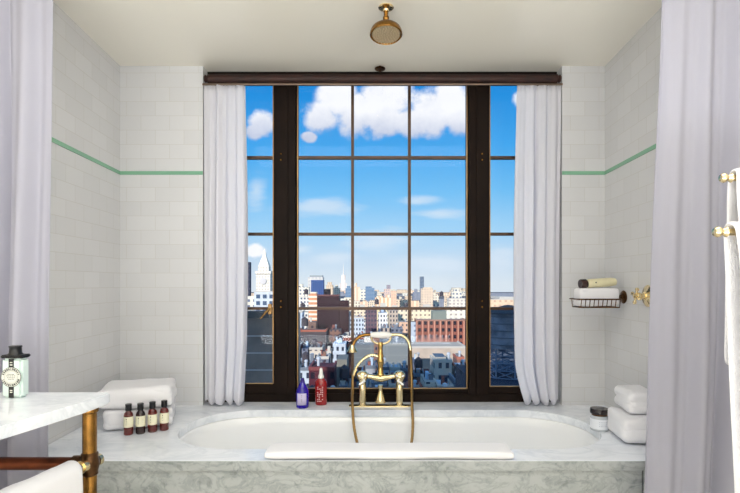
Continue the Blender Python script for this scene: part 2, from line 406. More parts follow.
tag(mk('curtain_wire', b, mat('steel wire', (150, 130, 115), .3, metal=1), origin=(WL, 2.93, zt)), 'thin metal curtain wire stretched just under the dark rod', 'curtain wire')

def curtain(name, label, cat, edges, zt, zb, yc, amp, folds, m, seed, hem=0, group=None, nz=40, nx=150, topg=.5, thick=.002):
    """edges(t) -> (x0, x1) for t = 0 top .. 1 bottom"""
    rr = random.Random(seed)
    ph = [rr.uniform(0, 2*PI) for _ in range(8)]
    b = B(); grid = []
    for j in range(nz+1):
        t = j/nz; row = []; x0_, x1_ = edges(t)
        for i in range(nx+1):
            s = i/nx
            w_ = s+.016*math.sin(2*PI*s*2+ph[1])+.008*math.sin(2*PI*1.3*t+ph[2]+5*s)
            a = amp*(topg+(1-topg)*min(1, t*3))*(.65+.45*math.sin(2*PI*s*1.7+ph[3]))
            a *= 1+.5*t
            yv = a*math.sin(2*PI*folds*w_+ph[0])+.35*a*math.sin(2*PI*folds*2.13*w_+ph[4]+t*1.5)
            xo = .25*a*math.cos(2*PI*folds*w_+ph[0])
            z = zt+(zb-zt)*t
            if hem: z += max(0, t-.9)*10*hem*(.5+.5*math.sin(2*PI*folds*w_+ph[5]))
            if t < .03: z += .004*math.sin(2*PI*folds*2.5*s)
            row.append(b.verts.new((x0_+(x1_-x0_)*s+xo, yc+yv, z)))
        grid.append(row)
    for j in range(nz):
        for i in range(nx): b.faces.new((grid[j][i], grid[j][i+1], grid[j+1][i+1], grid[j+1][i]))
    x0_, x1_ = edges(0)
    o = mk(name, b, m, origin=((x0_+x1_)/2, yc, zb), sharp=3)
    sd = o.modifiers.new('thickness', 'SOLIDIFY'); sd.thickness = thick
    tag(o, label, cat, group); return o
cx = lambda x, d=2.93: (x-X0)/F*d
def lerp(a, b_, t): return a+(b_-a)*t
def e1(t): return (cx(lerp(203.5, 204.5, t)), cx(244.5-2.5*max(0, t-.8)*5+1.5*math.sin(t*3)))
def e2(t): return (cx(518-3*math.sin(t*PI*.9)+9*max(0, (t-.86)/.14)**1.5), cx(lerp(562, 561, t)))
curtain('window_curtain', 'white gathered window curtain hanging beside the towel stack side of the window', 'curtain', e1, zt-.002, DZ+.006, 2.935, .017, 4, SHEER, 3, .03)
curtain('window_curtain', 'white gathered window curtain hanging on the wire soap basket side of the window', 'curtain', e2, zt-.002, DZ+.006, 2.935, .017, 4, SHEER, 11, .03)
def e3(t): return (-1.75, (lerp(54, 47, t)-X0)/F*1.91)
def e4(t):
    return ((lerp(661, 639, t**1.2)-X0)/F*1.91, 1.62)
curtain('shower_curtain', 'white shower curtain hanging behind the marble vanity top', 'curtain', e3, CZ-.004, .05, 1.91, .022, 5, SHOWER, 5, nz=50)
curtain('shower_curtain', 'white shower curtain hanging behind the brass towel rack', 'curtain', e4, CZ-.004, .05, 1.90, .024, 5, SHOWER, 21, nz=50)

# ------------------------------------------------------------------ tub surround
YD = 2.03
hx0, hx1, hy0, hy1, hr = -.905, 1.085, 2.17, 2.84, .31
def rrect(x0, x1, y0, y1, r, n=14):
    out = []
    for cx_, cy_, a0 in ((x1-r, y1-r, 0), (x0+r, y1-r, PI/2), (x0+r, y0+r, PI), (x1-r, y0+r, 1.5*PI)):
        for k in range(n+1):
            a = a0+PI/2*k/n; out.append((cx_+r*math.cos(a), cy_+r*math.sin(a)))
    return out
hole = rrect(hx0, hx1, hy0, hy1, hr)
surround = thing('bath_surround', 'pale veined marble bath deck built under the window', 'bath surround', (0, YD, 0))
def ring(bm, z, loop): return [bm.verts.new((x, y, z)) for x, y in loop]
def bridge(bm, a, b_):
    n = len(a)
    for i in range(n): bm.faces.new((a[i], a[(i+1) % n], b_[(i+1) % n], b_[i]))
ox0, ox1 = -1.384, 1.292
def outer(p):   # cast from hole centre to the deck rectangle
    c_ = Vector(((hx0+hx1)/2, (hy0+hy1)/2)); d = Vector(p)-c_
    ts = []
    for q, lo, hi in ((0, ox0, ox1), (1, YD, YB-.001)):
        if d[q] > 1e-9: ts.append((hi-c_[q])/d[q])
        elif d[q] < -1e-9: ts.append((lo-c_[q])/d[q])
    r_ = c_+d*min(ts); return (r_.x, r_.y)
b = B(); ol = [outer(p) for p in hole]
# snap nearest outer points to the corners
for cn in ((ox0, YD), (ox0, YB-.001), (ox1, YD), (ox1, YB-.001)):
    k = min(range(len(ol)), key=lambda i: (ol[i][0]-cn[0])**2+(ol[i][1]-cn[1])**2); ol[k] = cn
t1, t0 = ring(b, DZ, ol), ring(b, DZ-.038, ol); h1, h0 = ring(b, DZ, hole), ring(b, DZ-.038, hole)
bridge(b, t1, h1); bridge(b, h1, h0); bridge(b, h0, t0); bridge(b, t0, t1)
mk('deck_slab', b, MAR, surround, flat=True)
b = B(); box(b, WL+.001, WR-.001, YB-.001, YW+.1, DZ-.038, DZ-.0005); mk('window_ledge', b, MAR, surround, flat=True)
# filler strips where the alcove walls flare
b = B(); prism(b, [(ox0, YD+.01), (ox0, YB-.001), (LB+.001, YB-.001)], DZ-.038, DZ-.0003); mk('side_fillet', b, MAR, surround, flat=True)
b = B(); prism(b, [(ox1, YD+.01), (RB-.001, YB-.001), (ox1, YB-.001)], DZ-.038, DZ-.0003)
mk('side_fillet', b, MAR, surround, flat=True)
jx = (643-X0)/F*2.035
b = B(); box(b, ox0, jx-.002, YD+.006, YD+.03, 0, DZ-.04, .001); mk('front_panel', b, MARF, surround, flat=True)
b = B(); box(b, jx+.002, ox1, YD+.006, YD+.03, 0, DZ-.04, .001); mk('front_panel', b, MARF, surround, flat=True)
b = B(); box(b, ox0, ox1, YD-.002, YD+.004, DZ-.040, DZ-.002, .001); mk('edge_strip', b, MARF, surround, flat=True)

tub = thing('bathtub', 'white enamel bathtub sunk into the marble deck', 'bathtub', (.09, 2.5, .05))
b = B(); loops = []
for k in range(15):
    t = k/14
    if k == 0: off, z = -.035, DZ-.040
    elif k == 1: off, z = .004, DZ-.040
    else:
        q = (k-2)/12; off = .006+.05*q+.10*max(0, q-.72)/.28*(max(0, q-.72)/.28); z = DZ-.045-.41*min(1, q*1.0)**.92
        off_l = off+.06*q
    lp = rrect(hx0+off*(1 if k < 2 else 1.8), hx1-off*(1 if k < 2 else 1.8), hy0+off, hy1-off, max(.05, hr-off*.6) if off > 0 else hr)
    lp = rrect(hx0+off*(1 if k < 2 else 1.8), hx1-off*(1 if k < 2 else 1.8), hy0+off, hy1-off, min(hr-max(off, 0)*.6, (hy1-hy0)/2-off-.002))
    loops.append(ring(b, z, lp))
for i in range(14): bridge(b, loops[i], loops[i+1])
b.faces.new(loops[-1])
shell = mk('basin', b, ENAM, tub, sharp=1.2)
sd = shell.modifiers.new('thickness', 'SOLIDIFY'); sd.thickness = .006; sd.offset = -1
b = B(); lathe(b, (.09, 2.5, DZ-.452), [(0, 0), (.03, 0), (.034, .004), (.028, .008), (0, .009)], 20); mk('drain', b, BRASS, tub)
b = B(); rbox(b, (.075, 2.094, DZ+.019), (.985, .142, .030), .014, 14, amp=.004, seed=2, fr=9)
mb = mk('bath_mat', b, TOWEL, origin=(.075, 2.094, DZ))
tag(mb, 'white folded bath mat laid along the front edge of the tub', 'bath mat')

# ------------------------------------------------------------------ towels
def towel(name, label, c, s, rot, layers, seed, group=None):
    b = B(); h = s[2]/layers
    for k in range(layers):
        rr = random.Random(seed*10+k)
        cc = Vector(c)+Vector((rr.uniform(-.003, .003), rr.uniform(-.004, .004), h*(k+.5)))
        rbox(b, cc, (s[0]+rr.uniform(-.012, .004), s[1]+rr.uniform(-.012, .004), h*1.10), h*.5, 12, rot, .006, seed+k*3, 11)
    # rounded fold joining the layers along the front
    o = Matrix.Rotation(rot, 3, 'Z') @ Vector((0, -.006, 0))
    rbox(b, Vector(c)+o+Vector((0, 0, s[2]/2)), (s[0]-.004, s[1]-.010, s[2]*.97), s[2]*.42, 14, rot, .005, seed+40, 9)
    ob = mk(name, b, TOWEL, origin=c, sharp=3); tag(ob, label, 'towel', group); return ob
towel('folded_towel', 'thick folded white towel at the bottom of the stack behind the small bottles', (-1.148, 2.585, DZ+.007), (.31, .29, .090), .32, 2, 1)
towel('folded_towel', 'thick folded white towel on top of the stack behind the small bottles', (-1.152, 2.57, DZ+.107), (.33, .28, .090), .28, 2, 2)
towel('folded_towel', 'folded white towel lying on the deck beside the black-lidded jar', (1.200, 2.315, DZ+.007), (.205, .25, .108), -.14, 2, 4)
towel('folded_towel', 'smaller folded white towel on top, beside and above the black-lidded jar', (1.215, 2.35, DZ+.126), (.140, .20, .090), -.10, 2, 5)

# ------------------------------------------------------------------ small amber bottles
AMBER = liquid_glass('amber red glass', (110, 24, 16)); DAMB = liquid_glass('dark amber glass', (46, 14, 12))
LBL = mat('cream paper label', (232, 228, 200), .6); INK = mat('dark print', (60, 60, 56), .6)
def small_bottle(loc, m, label):
    t = thing('toiletry_bottle', label, 'bottle', loc, 'amber toiletry bottles on the bath deck'); l = Vector(loc)
    b = B(); lathe(b, l, [(0, 0), (.018, 0), (.0205, .003), (.0205, .090), (.018, .099), (.011, .107), (.010, .114), (0, .114)], 24); mk('bottle_body', b, m, t)
    b = B(); lathe(b, l+Vector((0, 0, .110)), [(0, 0), (.0125, 0), (.0145, .004), (.0135, .022), (.0145, .026), (.0135, .031), (0, .032)], 20); mk('cap', b, BLACK, t)
    b = B(); lathe(b, l, [(.0206, .036), (.0213, .037), (.0213, .083), (.0206, .084)], 24); lb = mk('paper_label', b, LBL, t)
    b = B()
    for zz, hw in ((.074, .007), (.064, .009), (.058, .006), (.050, .008)):
        a0 = -PI/2
        n_ = 5
        for k in range(n_):
            a = a0+(k-(n_-1)/2)*hw*6*.22
            p = l+Vector((.0215*math.cos(a), .0215*math.sin(a), zz)); hh = .0026 if zz > .07 else .0009
            vs = box(b, -.0012, .0012, -.0003, .0003, -hh, hh); xf(b, vs, Matrix.Translation(p) @ Matrix.Rotation(a+PI/2, 4, 'Z'))
    mk('print', b, INK, lb, flat=True)
    return t
lb_ = ['small amber bottle farthest from the curtain, nearest the vanity leg, in the row of four', 'darkest small amber bottle, second from the vanity leg in the row of four',
       'small amber bottle third from the vanity leg, just after the darkest one', 'small amber bottle at the tub end of the row of four']
spots = [(128.5, 434.5), (140.5, 433.5), (152.5, 431.8), (164.3, 430)]
for i, (x, y) in enumerate(spots):
    d = .7*F/(y-Y0); small_bottle(((x-X0)/F*d, d, DZ+.0005), DAMB if i == 1 else AMBER, lb_[i])

# blue bottle
BLUE = liquid_glass('cobalt blue glass', (44, 10, 190)); RED = liquid_glass('red liquid glass', (190, 36, 36))
LAV = mat('lavender paper label', (206, 196, 226), .6)
def bottle_at(x, y): d = .7*F/(y-Y0); return Vector(((x-X0)/F*d, d, DZ+.0005))
p = bottle_at(302.5, 407.5)
t = thing('shampoo_bottle', 'cobalt blue bottle with pointed top and lavender label on the window ledge', 'bottle', p)
b = B(); lathe(b, p, [(0, 0), (.032, 0), (.036, .005), (.036, .092), (.033, .102), (.017, .135), (.013, .142), (0, .142)], 28); mk('bottle_body', b, BLUE, t)
b = B(); lathe(b, p+Vector((0, 0, .140)), [(.013, 0), (.0135, .004), (.010, .018), (.008, .026), (0, .027)], 20); mk('cap', b, mat('dark blue cap', (40, 14, 120), .25), t)
b = B()
n_ = 8
vsr = []
for k in range(n_+1):
    a = -PI/2+(k/n_-.5)*1.5
    vsr.append([b.verts.new(p+Vector((.0366*math.cos(a), .0366*math.sin(a), z))) for z in (.020, .085)])
for k in range(n_): b.faces.new((vsr[k][0], vsr[k+1][0], vsr[k+1][1], vsr[k][1]))
lbo = mk('paper_label', b, LAV, t); sdm = lbo.modifiers.new('thickness', 'SOLIDIFY'); sdm.thickness = .0006
b = B()
for zz, hw in ((.074, .010), (.066, .007), (.052, .012), (.046, .012), (.040, .009)):
    for k in range(5):
        a = -PI/2+(k-2)*hw*14*.12; q = p+Vector((.0373*math.cos(a), .0373*math.sin(a), zz))
        vs = box(b, -.0018, .0018, -.0003, .0003, -.0011, .0011); xf(b, vs, Matrix.Translation(q) @ Matrix.Rotation(a+PI/2, 4, 'Z'))
mk('print', b, INK, lbo, flat=True)
# red bottle
p = bottle_at(321, 404.5)
t = thing('lotion_bottle', 'red bottle with white pump cap on the window ledge', 'bottle', p)
b = B(); lathe(b, p, [(0, 0), (.031, 0), (.034, .005), (.035, .120), (.033, .134), (.020, .150), (.015, .156), (0, .156)], 28, sy=.75); mk('bottle_body', b, RED, t)
b = B(); lathe(b, p+Vector((0, 0, .152)), [(.0165, 0), (.0165, .014), (.012, .024), (.009, .052), (.006, .058), (0, .060)], 20); mk('pump_cap', b, PORC, t)
b = B()
for r_ in range(9):
    for k in range(4):
        if R.random() < .15: continue
        box(b, p.x+(k-1.8)*.009-.003, p.x+(k-1.8)*.009+.003, p.y-.0278, p.y-.0262, p.z+.022+r_*.010, p.z+.022+r_*.010+.0042)
mk('white_print', b, mat('pale pink print', (230, 190, 186), .5), t, flat=True)

# jar
d = .7*F/(432-Y0)+.035; p = Vector(((599.5-X0)/F*d, d, DZ+.0005))
t = thing('cosmetic_jar', 'small clear jar with black lid and white label beside the folded towels', 'jar', p)
b = B(); lathe(b, p, [(0, 0), (.038, 0), (.041, .004), (.041, .060), (.036, .068), (.034, .074), (0, .074)], 30); mk('jar_body', b, mat('frosted jar', (190, 196, 200), .12, coat=.4), t)
b = B(); lathe(b, p+Vector((0, 0, .078)), [(0, 0), (.040, 0), (.0425, .003), (.0425, .020), (.040, .025), (0, .026)], 30); mk('lid', b, mat('black brown lid', (30, 22, 22), .22), t)
b = B(); lathe(b, p+Vector((0, 0, .070)), [(.035, 0), (.036, .001), (.036, .008), (.035, .009)], 30); mk('neck_band', b, DBRASS, t)
b = B(); lathe(b, p, [(.0411, .010), (.0418, .011), (.0418, .055), (.0411, .056)], 30); lb2 = mk('paper_label', b, mat('white label', (232, 235, 240), .5), t)
b = B()
for zz in (.044, .034, .026):
    for k in range(6):
        a = -PI/2+(k-2.5)*.16; q = p+Vector((.0420*math.cos(a), .0420*math.sin(a), zz))
        vs = box(b, -.002, .002, -.0003, .0003, -.001, .001); xf(b, vs, Matrix.Translation(q) @ Matrix.Rotation(a+PI/2, 4, 'Z'))
mk('print', b, mat('grey print', (150, 156, 170), .6), lb2, flat=True)

# ------------------------------------------------------------------ bath filler
FY = 2.93; K = FY/F
def Q(x, y, dy=0): return Vector(((x-X0)*K, FY+dy, EYE-(y-Y0)*K))
tap = thing('bath_mixer_tap', 'brass bath mixer tap with hand shower standing behind the tub', 'tap', Q(380.5, 405.5))
b = B(); z0 = DZ
box(b, Q(349, 0).x, Q(412, 0).x, FY-.022, FY+.022, z0, z0+.005, .002); mk('base_plate', b, BRASS, tap)
for x in (362.5, 399.5):
    c = Vector((Q(x, 0).x, FY, z0+.004)); top = Q(0, 379).z
    b = B(); lathe(b, c, [(.026, 0), (.026, .004), (.021, .008), (.018, .013), (.0185, .02), (.0205, .05), (.0215, top-z0-.04), (.018, top-z0-.022), (.022, top-z0-.012), (.030, top-z0), (.034, top-z0+.014), (.031, top-z0+.028), (.020, top-z0+.040), (0, top-z0+.044)], 20); mk('pillar', b, BRASS, tap)
b = B(); tube(b, spline([Q(363, 376), Q(370, 376.5), Q(375, 377.5), Q(381, 378), Q(387, 377.5), Q(392, 376.5), Q(399, 376)], 5), [.0135+.009*math.exp(-((i-15)/5)**2) for i in range(31)], 16)
mk('mixer_body', b, BRASS, tap)
for x, s in ((362.5, -1), (399.5, 1)):
    b = B(); c = Q(x, 376, -.02); lathe(b, c, [(.012, 0), (.010, .012), (.014, .018), (.016, .026), (.010, .032), (0, .034)], 16, (0, -1, 0)); hd = mk('tap_handle', b, BRASS, tap)
    b = B(); c2 = c+Vector((0, -.024, 0)); tube(b, [c2, c2+Vector((s*-.012, -.004, -.018)), c2+Vector((s*.018, -.006, -.040))], [.007, .009, .006], 10)
    tube(b, [c2, c2+Vector((s*.024, -.003, .012))], [.007, .005], 10); tube(b, [c2, c2+Vector((-s*.024, -.003, .014))], [.006, .005], 10)
    mk('lever', b, PORC, hd)
b = B(); lathe(b, Q(380.5, 402.5), [(.030, 0), (.031, .004), (.024, .03), (.014, .055), (.011, .075), (.015, .085), (.015, .10), (0, .101)], 20); mk('spout', b, BRASS, tap)
b = B(); c = Q(380.5, 378); hh = Q(0, 342).z-c.z
lathe(b, c, [(.020, 0), (.022, .02), (.016, .03), (.0145, hh*.35), (.019, hh*.42), (.020, hh*.50), (.016, hh*.56), (.018, hh*.62), (.014, hh*.68), (.012, hh*.85), (.016, hh*.92), (.013, hh), (0, hh+.002)], 20); mk('riser', b, mat('worn yellow brass', (206, 168, 100), .25, metal=1, var=.15, vscale=30), tap)
b = B(); tube(b, spline([Q(371, 336.5), Q(372.5, 341), Q(377, 343.5), Q(381, 344), Q(385, 343.5), Q(389.5, 341), Q(391, 336.5)], 4), .006, 10)
mk('cradle', b, BRASS, tap)
b = B(); tube(b, spline([Q(379, 356.5), Q(373, 355), Q(367, 356.5), Q(361, 361), Q(356, 368), Q(353.5, 376)], 6), [.0085]*31, 10)
lathe(b, Q(373, 355.3)+Vector((.004, 0, 0)), [(.008, 0), (.012, .003), (.012, .010), (.008, .013)], 14, (-1, 0, .05)); mk('hose_outlet', b, BRASS, tap)
hs = mk_p = None
b = B(); c = Q(370.5, 334.8); Lh = Q(391.5, 0).x-c.x
lathe(b, c, [(.010, 0), (.015, Lh*.1), (.018, Lh*.35), (.0185, Lh*.5), (.018, Lh*.65), (.015, Lh*.9), (.010, Lh)], 20, (1, 0, 0)); hs = mk('hand_shower_grip', b, PORC, tap)
hs['label'] = 'white porcelain hand shower grip'
b = B(); tube(b, spline([Q(371, 334.8), Q(365, 335), Q(359, 337), Q(355, 341), Q(352.8, 346)], 6), [.009]*25, 12)
mk('hand_shower_neck', b, ABRASS, tap)
b = B(); lathe(b, Q(352.3, 352), [(.0, 0), (.029, 0), (.031, .003), (.027, .010), (.016, .028), (.011, .042), (0, .043)], 20); mk('hand_shower_head', b, BRASS, tap)
b = B(); tube(b, spline([Q(391, 334.8), Q(397, 334.6), Q(402, 335.5), Q(406, 338), Q(409, 343), Q(410.5, 350)], 6), [.009]*31, 12)
mk('hand_shower_tail', b, BRASS, tap)
HOSE = mat('dark brass hose', (150, 122, 80), .3, metal=1)
pts = [Q(410.5, 349), Q(411.3, 365), Q(411.5, 385, -.03), P(412, 404, 2.83), P(412.8, 425, 2.78), P(411, 445, 2.75), P(404, 466, 2.70), P(390, 478, 2.66), P(372, 474, 2.68), P(362, 458, 2.72), P(357, 442, 2.75), P(353.8, 425, 2.78), P(352.4, 404, 2.83), Q(352.5, 388, -.03), Q(353, 375)]
b = B(); sp = spline(pts, 10); tube(b, sp, [.0075+.0008*(i % 2) for i in range(len(sp))], 10); mk('shower_hose', b, HOSE, tap)

# ------------------------------------------------------------------ wire soap basket on right wall
by = 2.70
def wx(y): return RF+(RB-RF)*(y-YF)/(YB-YF)
bk = thing('soap_basket', 'dark wire soap basket fixed on the tiled wall beside the window curtain', 'soap basket', (wx(by), by, P(0, 298, by).z))
zt_, zb_ = P(0, 299, by).z, P(0, 307, by).z
xa, xb = (575-X0)/F*by, (616-X0)/F*by
ya, yb_ = by-.065, by+.065
def loopw(b, z, r, x0, x1, y0, y1, rad=.004): tube(b, [(x, y, z) for x, y in rrect(x0, x1, y0, y1, rad*4, 4)]+[(x1, y0+rad*4, z)][:0]+[(rrect(x0, x1, y0, y1, rad*4, 4)[0][0], rrect(x0, x1, y0, y1, rad*4, 4)[0][1], z)], r, 8)
b = B(); loopw(b, zt_, .004, xa-.006, xb+.002, ya, yb_); mk('top_rim', b, DBRASS, bk)
b = B(); loopw(b, zb_, .003, xa+.004, xb-.004, ya+.01, yb_-.01)
for k in range(10):
    x = lerp(xa+.008, xb-.008, k/9); tube(b, [(x, ya, zt_), (x, ya+.010, zb_), (x, yb_-.010, zb_), (x, yb_, zt_)], .0022, 6)
mk('wire_tray', b, DBRASS, bk)
b = B(); tube(b, [(xb, by, zt_), (wx(by)-.006, by, zt_)], .006, 10); mk('wall_arm', b, DBRASS, bk)
b = B(); lathe(b, (wx(by)-.001, by, P(0, 297, by).z), [(.033, 0), (.035, .004), (.030, .010), (.016, .014), (.010, .022), (0, .022)], 24, (-1, 0, .0)); mk('wall_rosette', b, DBRASS, bk)
b = B(); rbox(b, ((xa+xb)/2+.002, by, (zb_+.005+P(0, 288, by).z)/2), (xb-xa-.012, .100, P(0, 288, by).z-zb_-.006), .014, 10, 0, .004, 3, 14)
tag(mk('washcloth', b, TOWEL, origin=((xa+xb)/2, by, zb_+.003)), 'folded white washcloth lying in the wire soap basket', 'washcloth')
c = P(581.5, 284, by-.02); c2 = P(611, 282, by-.005)
tb = thing('soap_tube', 'cream tube with dark cap lying on the washcloth in the basket', 'soap', c)
ax = (c2-c)
b = B(); lathe(b, c+ax*.18, [(.0, 0), (.022, 0), (.026, .01), (.0255, ax.length*.8), (.021, ax.length*.95), (0, ax.length*.96)], 20, ax, sy=.9); tb1 = mk('tube_body', b, mat('cream soap wrapper', (222, 214, 176), .45, var=.05), tb)
b = B(); lathe(b, c-ax*.05, [(0, 0), (.023, 0), (.025, .004), (.025, .030), (.021, .036), (0, .037)], 20, ax); mk('cap', b, mat('dark brown cap', (52, 34, 30), .25), tb)
b = B(); q = c+ax*.42; lathe(b, q+Vector((0, -.0245, .003)), [(.004, 0), (.004, .0015), (0, .002)], 12, (0, -1, 0)); mk('printed_dot', b, INK, tb)

# ------------------------------------------------------------------ shower valve on right wall
d = 2.44; c = Vector((wx(d), d, P(0, 296, d).z))
vt = thing('shower_valve', 'polished brass cross-handled shower valve on the tiled wall beside the shower curtain', 'valve', c)
b = B(); lathe(b, c, [(.050, 0), (.052, .004), (.044, .010), (.026, .014), (.020, .020), (0, .020)], 28, (-1, 0, 0)); mk('escutcheon', b, BRASS, vt)
b = B(); lathe(b, c+Vector((-.016, 0, 0)), [(.013, 0), (.012, .02), (.017, .026), (.017, .038), (.010, .044), (.012, .052), (0, .056)], 20, (-1, 0, 0)); st = mk('stem', b, BRASS, vt)
cc = c+Vector((-.060, 0, 0))
b = B()
for a in (.35, .35+PI/2, .35+PI, .35+1.5*PI):
    dr = Vector((0, math.cos(a), math.sin(a)))
    tube(b, [cc, cc+dr*.022, cc+dr*.032, cc+dr*.038, cc+dr*.042], [.006, .005, .009, .008, .003], 10)
lathe(b, cc+Vector((.008, 0, 0)), [(.011, 0), (.013, .008), (.010, .018), (0, .02)], 16, (-1, 0, 0))
mk('cross_handle', b, BRASS, vt)

# ------------------------------------------------------------------ ceiling shower and sprinkler
c = Vector((P(386, 0, 2.32).x, 2.32, CZ))
sh = thing('rain_shower_head', 'aged brass rain shower head hanging from the ceiling', 'shower head', c)
b = B(); lathe(b, c, [(.034, 0), (.035, .004), (.030, .008), (.014, .012), (.012, .02), (0, .02)], 24, (0, 0, -1)); mk('ceiling_rose', b, BRASS, sh)
b = B(); lathe(b, c+Vector((0, 0, -.010)), [(.010, 0), (.010, .03), (.014, .036), (.014, .044), (.010, .050), (.015, .062), (.012, .076), (0, .078)], 18, (0, 0, -1)); mk('drop_arm', b, ABRASS, sh)
ax = Vector((0, -.16, -1)).normalized(); c3 = c+Vector((0, 0, -.070))
b = B(); lathe(b, c3, [(.012, 0), (.020, .008), (.050, .020), (.066, .034), (.072, .048), (.073, .060), (.069, .064), (.064, .058), (0, .056)], 32, ax); hd = mk('shower_bell', b, ABRASS, sh)
b = B(); lathe(b, c3+ax*.0565, [(0, 0), (.063, 0), (.063, .004), (0, .006)], 32, ax)
q_ = ax.to_track_quat('Z', 'Y').to_matrix()
for rr_, n_ in ((.010, 5), (.022, 10), (.034, 15), (.046, 20), (.057, 26)):
    for k in range(n_):
        a = 2*PI*k/n_; pp = c3+ax*.061+q_ @ Vector((rr_*math.cos(a), rr_*math.sin(a), 0))
        lathe(b, pp, [(.0028, 0), (.0022, .005), (0, .006)], 6, ax)
fc = mk('spray_face', b, mat('pale spray plate', (196, 180, 152), .35, metal=.6), hd)
c = Vector((P(380, 0, 2.95).x, 2.955, CZ))
b = B(); lathe(b, c, [(.010, 0), (.010, .008), (.030, .011), (.031, .016), (.026, .020), (0, .022)], 24, (0, 0, -1)); lathe(b, c+Vector((0, 0, -.02)), [(.004, 0), (.004, .012), (0, .013)], 10, (0, 0, -1))
tag(mk('ceiling_sprinkler', b, DBRASS, origin=c), 'small round metal sprinkler on the ceiling near the curtain rod', 'sprinkler')

# ------------------------------------------------------------------ vanity
VZ = EYE-.38
van = thing('vanity', 'marble topped washstand on brass tube legs in front of the shower curtain', 'vanity', (-1.3, 1.5, 0))
b = B(); poly = [(-1.75, 1.795), (-.925, 1.795), (-.903, 1.788), (-.899, 1.770), (-.915, 1.66), (-.945, 1.52), (-.983, 1.368), (-1.03, 1.18), (-1.09, 1.0), (-1.75, 1.0)]
prism(b, poly, VZ-.037, VZ)
bmesh.ops.bevel(b, geom=[e_ for e_ in b.edges if abs(e_.verts[0].co.z-e_.verts[1].co.z) < 1e-6], offset=.005, segments=2, affect='EDGES')
mk('marble_top', b, MAR, van, sharp=.9)
lx, ly = (90.5-X0)/F*1.75, 1.745; jz = EYE-(463-Y0)/F*1.75
def vleg(x, y):
    b = B(); lathe(b, (x, y, 0), [(.034, 0), (.034, .01), (.026, .02), (.0225, .03), (.0225, VZ-.060), (.027, VZ-.056), (.028, VZ-.046), (.025, VZ-.038), (0, VZ-.038)], 24); mk('leg', b, ABRASS, van)
for x, y in ((lx, ly), (-1.68, ly), (lx-.16, 1.07), (-1.68, 1.07)): vleg(x, y)
b = B(); c = Vector((lx, ly, jz))
lathe(b, c+Vector((0, 0, -.045)), [(.0225, .006), (.027, .010), (.0265, .020), (.029, .03), (.0315, .045), (.029, .06), (.0265, .070), (.027, .080), (.0225, .084)], 24); mk('pipe_joint', b, DBRASS, van)
b = B(); tube(b, [(-1.68, ly, jz), (lx-.02, ly, jz)], .0215, 18); mk('back_rail', b, COPPER, van)
b = B(); tube(b, [(lx-.055, ly, jz), (lx-.026, ly, jz)], .027, 18); mk('rail_collar', b, DBRASS, van)
e_ = Vector((lx-.15, 1.07, jz)); s_ = Vector((lx, ly, jz)); dd = (e_-s_)
b = B(); tube(b, [s_, e_], .017, 18); tube(b, [s_+dd*.03, s_+dd*.06], .022, 18); tube(b, [s_-dd.normalized()*.045, s_-dd.normalized()*.03], .020, 18); mk('side_rail', b, BRASS, van)
# towel over the side rail
def rail_towel(name, label, p0, p1, rad, lenf, lenb, seed, flare=.0, up=Vector((0, 0, 1)), n=26, thick=.009, cat='towel', gather=0):
    ax = (p1-p0).normalized(); side = ax.cross(up).normalized(); b = B(); prof = []
    for k in range(10): prof.append((rad, -lenf*(1-k/10)))
    for k in range(13): a = PI*k/12; prof.append((rad*math.cos(a), rad*math.sin(a)))
    for k in range(1, 11): prof.append((-rad, -lenb*k/10))
    grid = []
    for i in range(n+1):
        s = i/n; base = p0.lerp(p1, s); row = []
        for (o_, h_) in prof:
            w_ = .006*noise.noise(Vector((s*5+seed, h_*6, o_*20)))+.002*noise.noise(Vector((s*30+seed, h_*30, o_*20)))
            dep = max(0, -h_)
            ext = 1+flare*dep
            sg = 1 if o_ > 0 else -1
            row.append(b.verts.new(base+side*(o_*ext+sg*(w_*(.5+3*dep)+.010*dep*4*(1+math.sin(s*9+seed))*.3))+up*(h_+w_*.4)+ax*(w_*1.2+gather*dep*(1-s))))
        grid.append(row)
    for i in range(n):
        for k in range(len(prof)-1): b.faces.new((grid[i][k], grid[i+1][k], grid[i+1][k+1], grid[i][k+1]))
    o = mk(name, b, TOWEL, origin=p0, sharp=3)
    sd = o.modifiers.new('thickness', 'SOLIDIFY'); sd.thickness = thick; sd.offset = 0
    sb = o.modifiers.new('soft', 'SUBSURF'); sb.levels = 1; sb.render_levels = 1
    tag(o, label, cat); return o
rail_towel('hand_towel', 'white towel draped over the brass side rail of the washstand', s_+dd*.10, s_+dd*.58, .032, .30, .34, 2, .5)

# talc tin
d = 1.715; p = Vector(((15.5-X0)/F*d, d, VZ+.0005))
tin = thing('powder_tin', 'pale mint powder tin with black top and round label on the marble washstand', 'tin', p)
MINT = mat('pale mint tin', (218, 234, 228), .35); WHT = mat('off white print', (226, 226, 216), .45)
b = B(); box(b, p.x-.034, p.x+.034, p.y-.020, p.y+.022, p.z, p.z+.132, .008); mk('tin_body', b, MINT, tin)
b = B(); box(b, p.x-.036, p.x+.036, p.y-.022, p.y+.024, p.z+.131, p.z+.142, .003); lathe(b, p+Vector((0, 0, .140)), [(.026, 0), (.022, .004), (.019, .008), (.018, .024), (.020, .028), (.019, .031), (0, .032)], 24); mk('shaker_top', b, BLACK, tin)
fy_ = p.y-.0202
b = B(); box(b, p.x-.0085, p.x+.0085, fy_-.0006, fy_+.001, p.z+.002, p.z+.130); mk('black_stripe', b, BLACK, tin, flat=True)
cc = Vector((p.x, fy_-.0005, p.z+.070))
b = B(); lathe(b, cc, [(0, 0), (.033, 0), (.033, .0008), (0, .0009)], 40, (0, -1, 0)); em = mk('round_emblem', b, BLACK, tin)
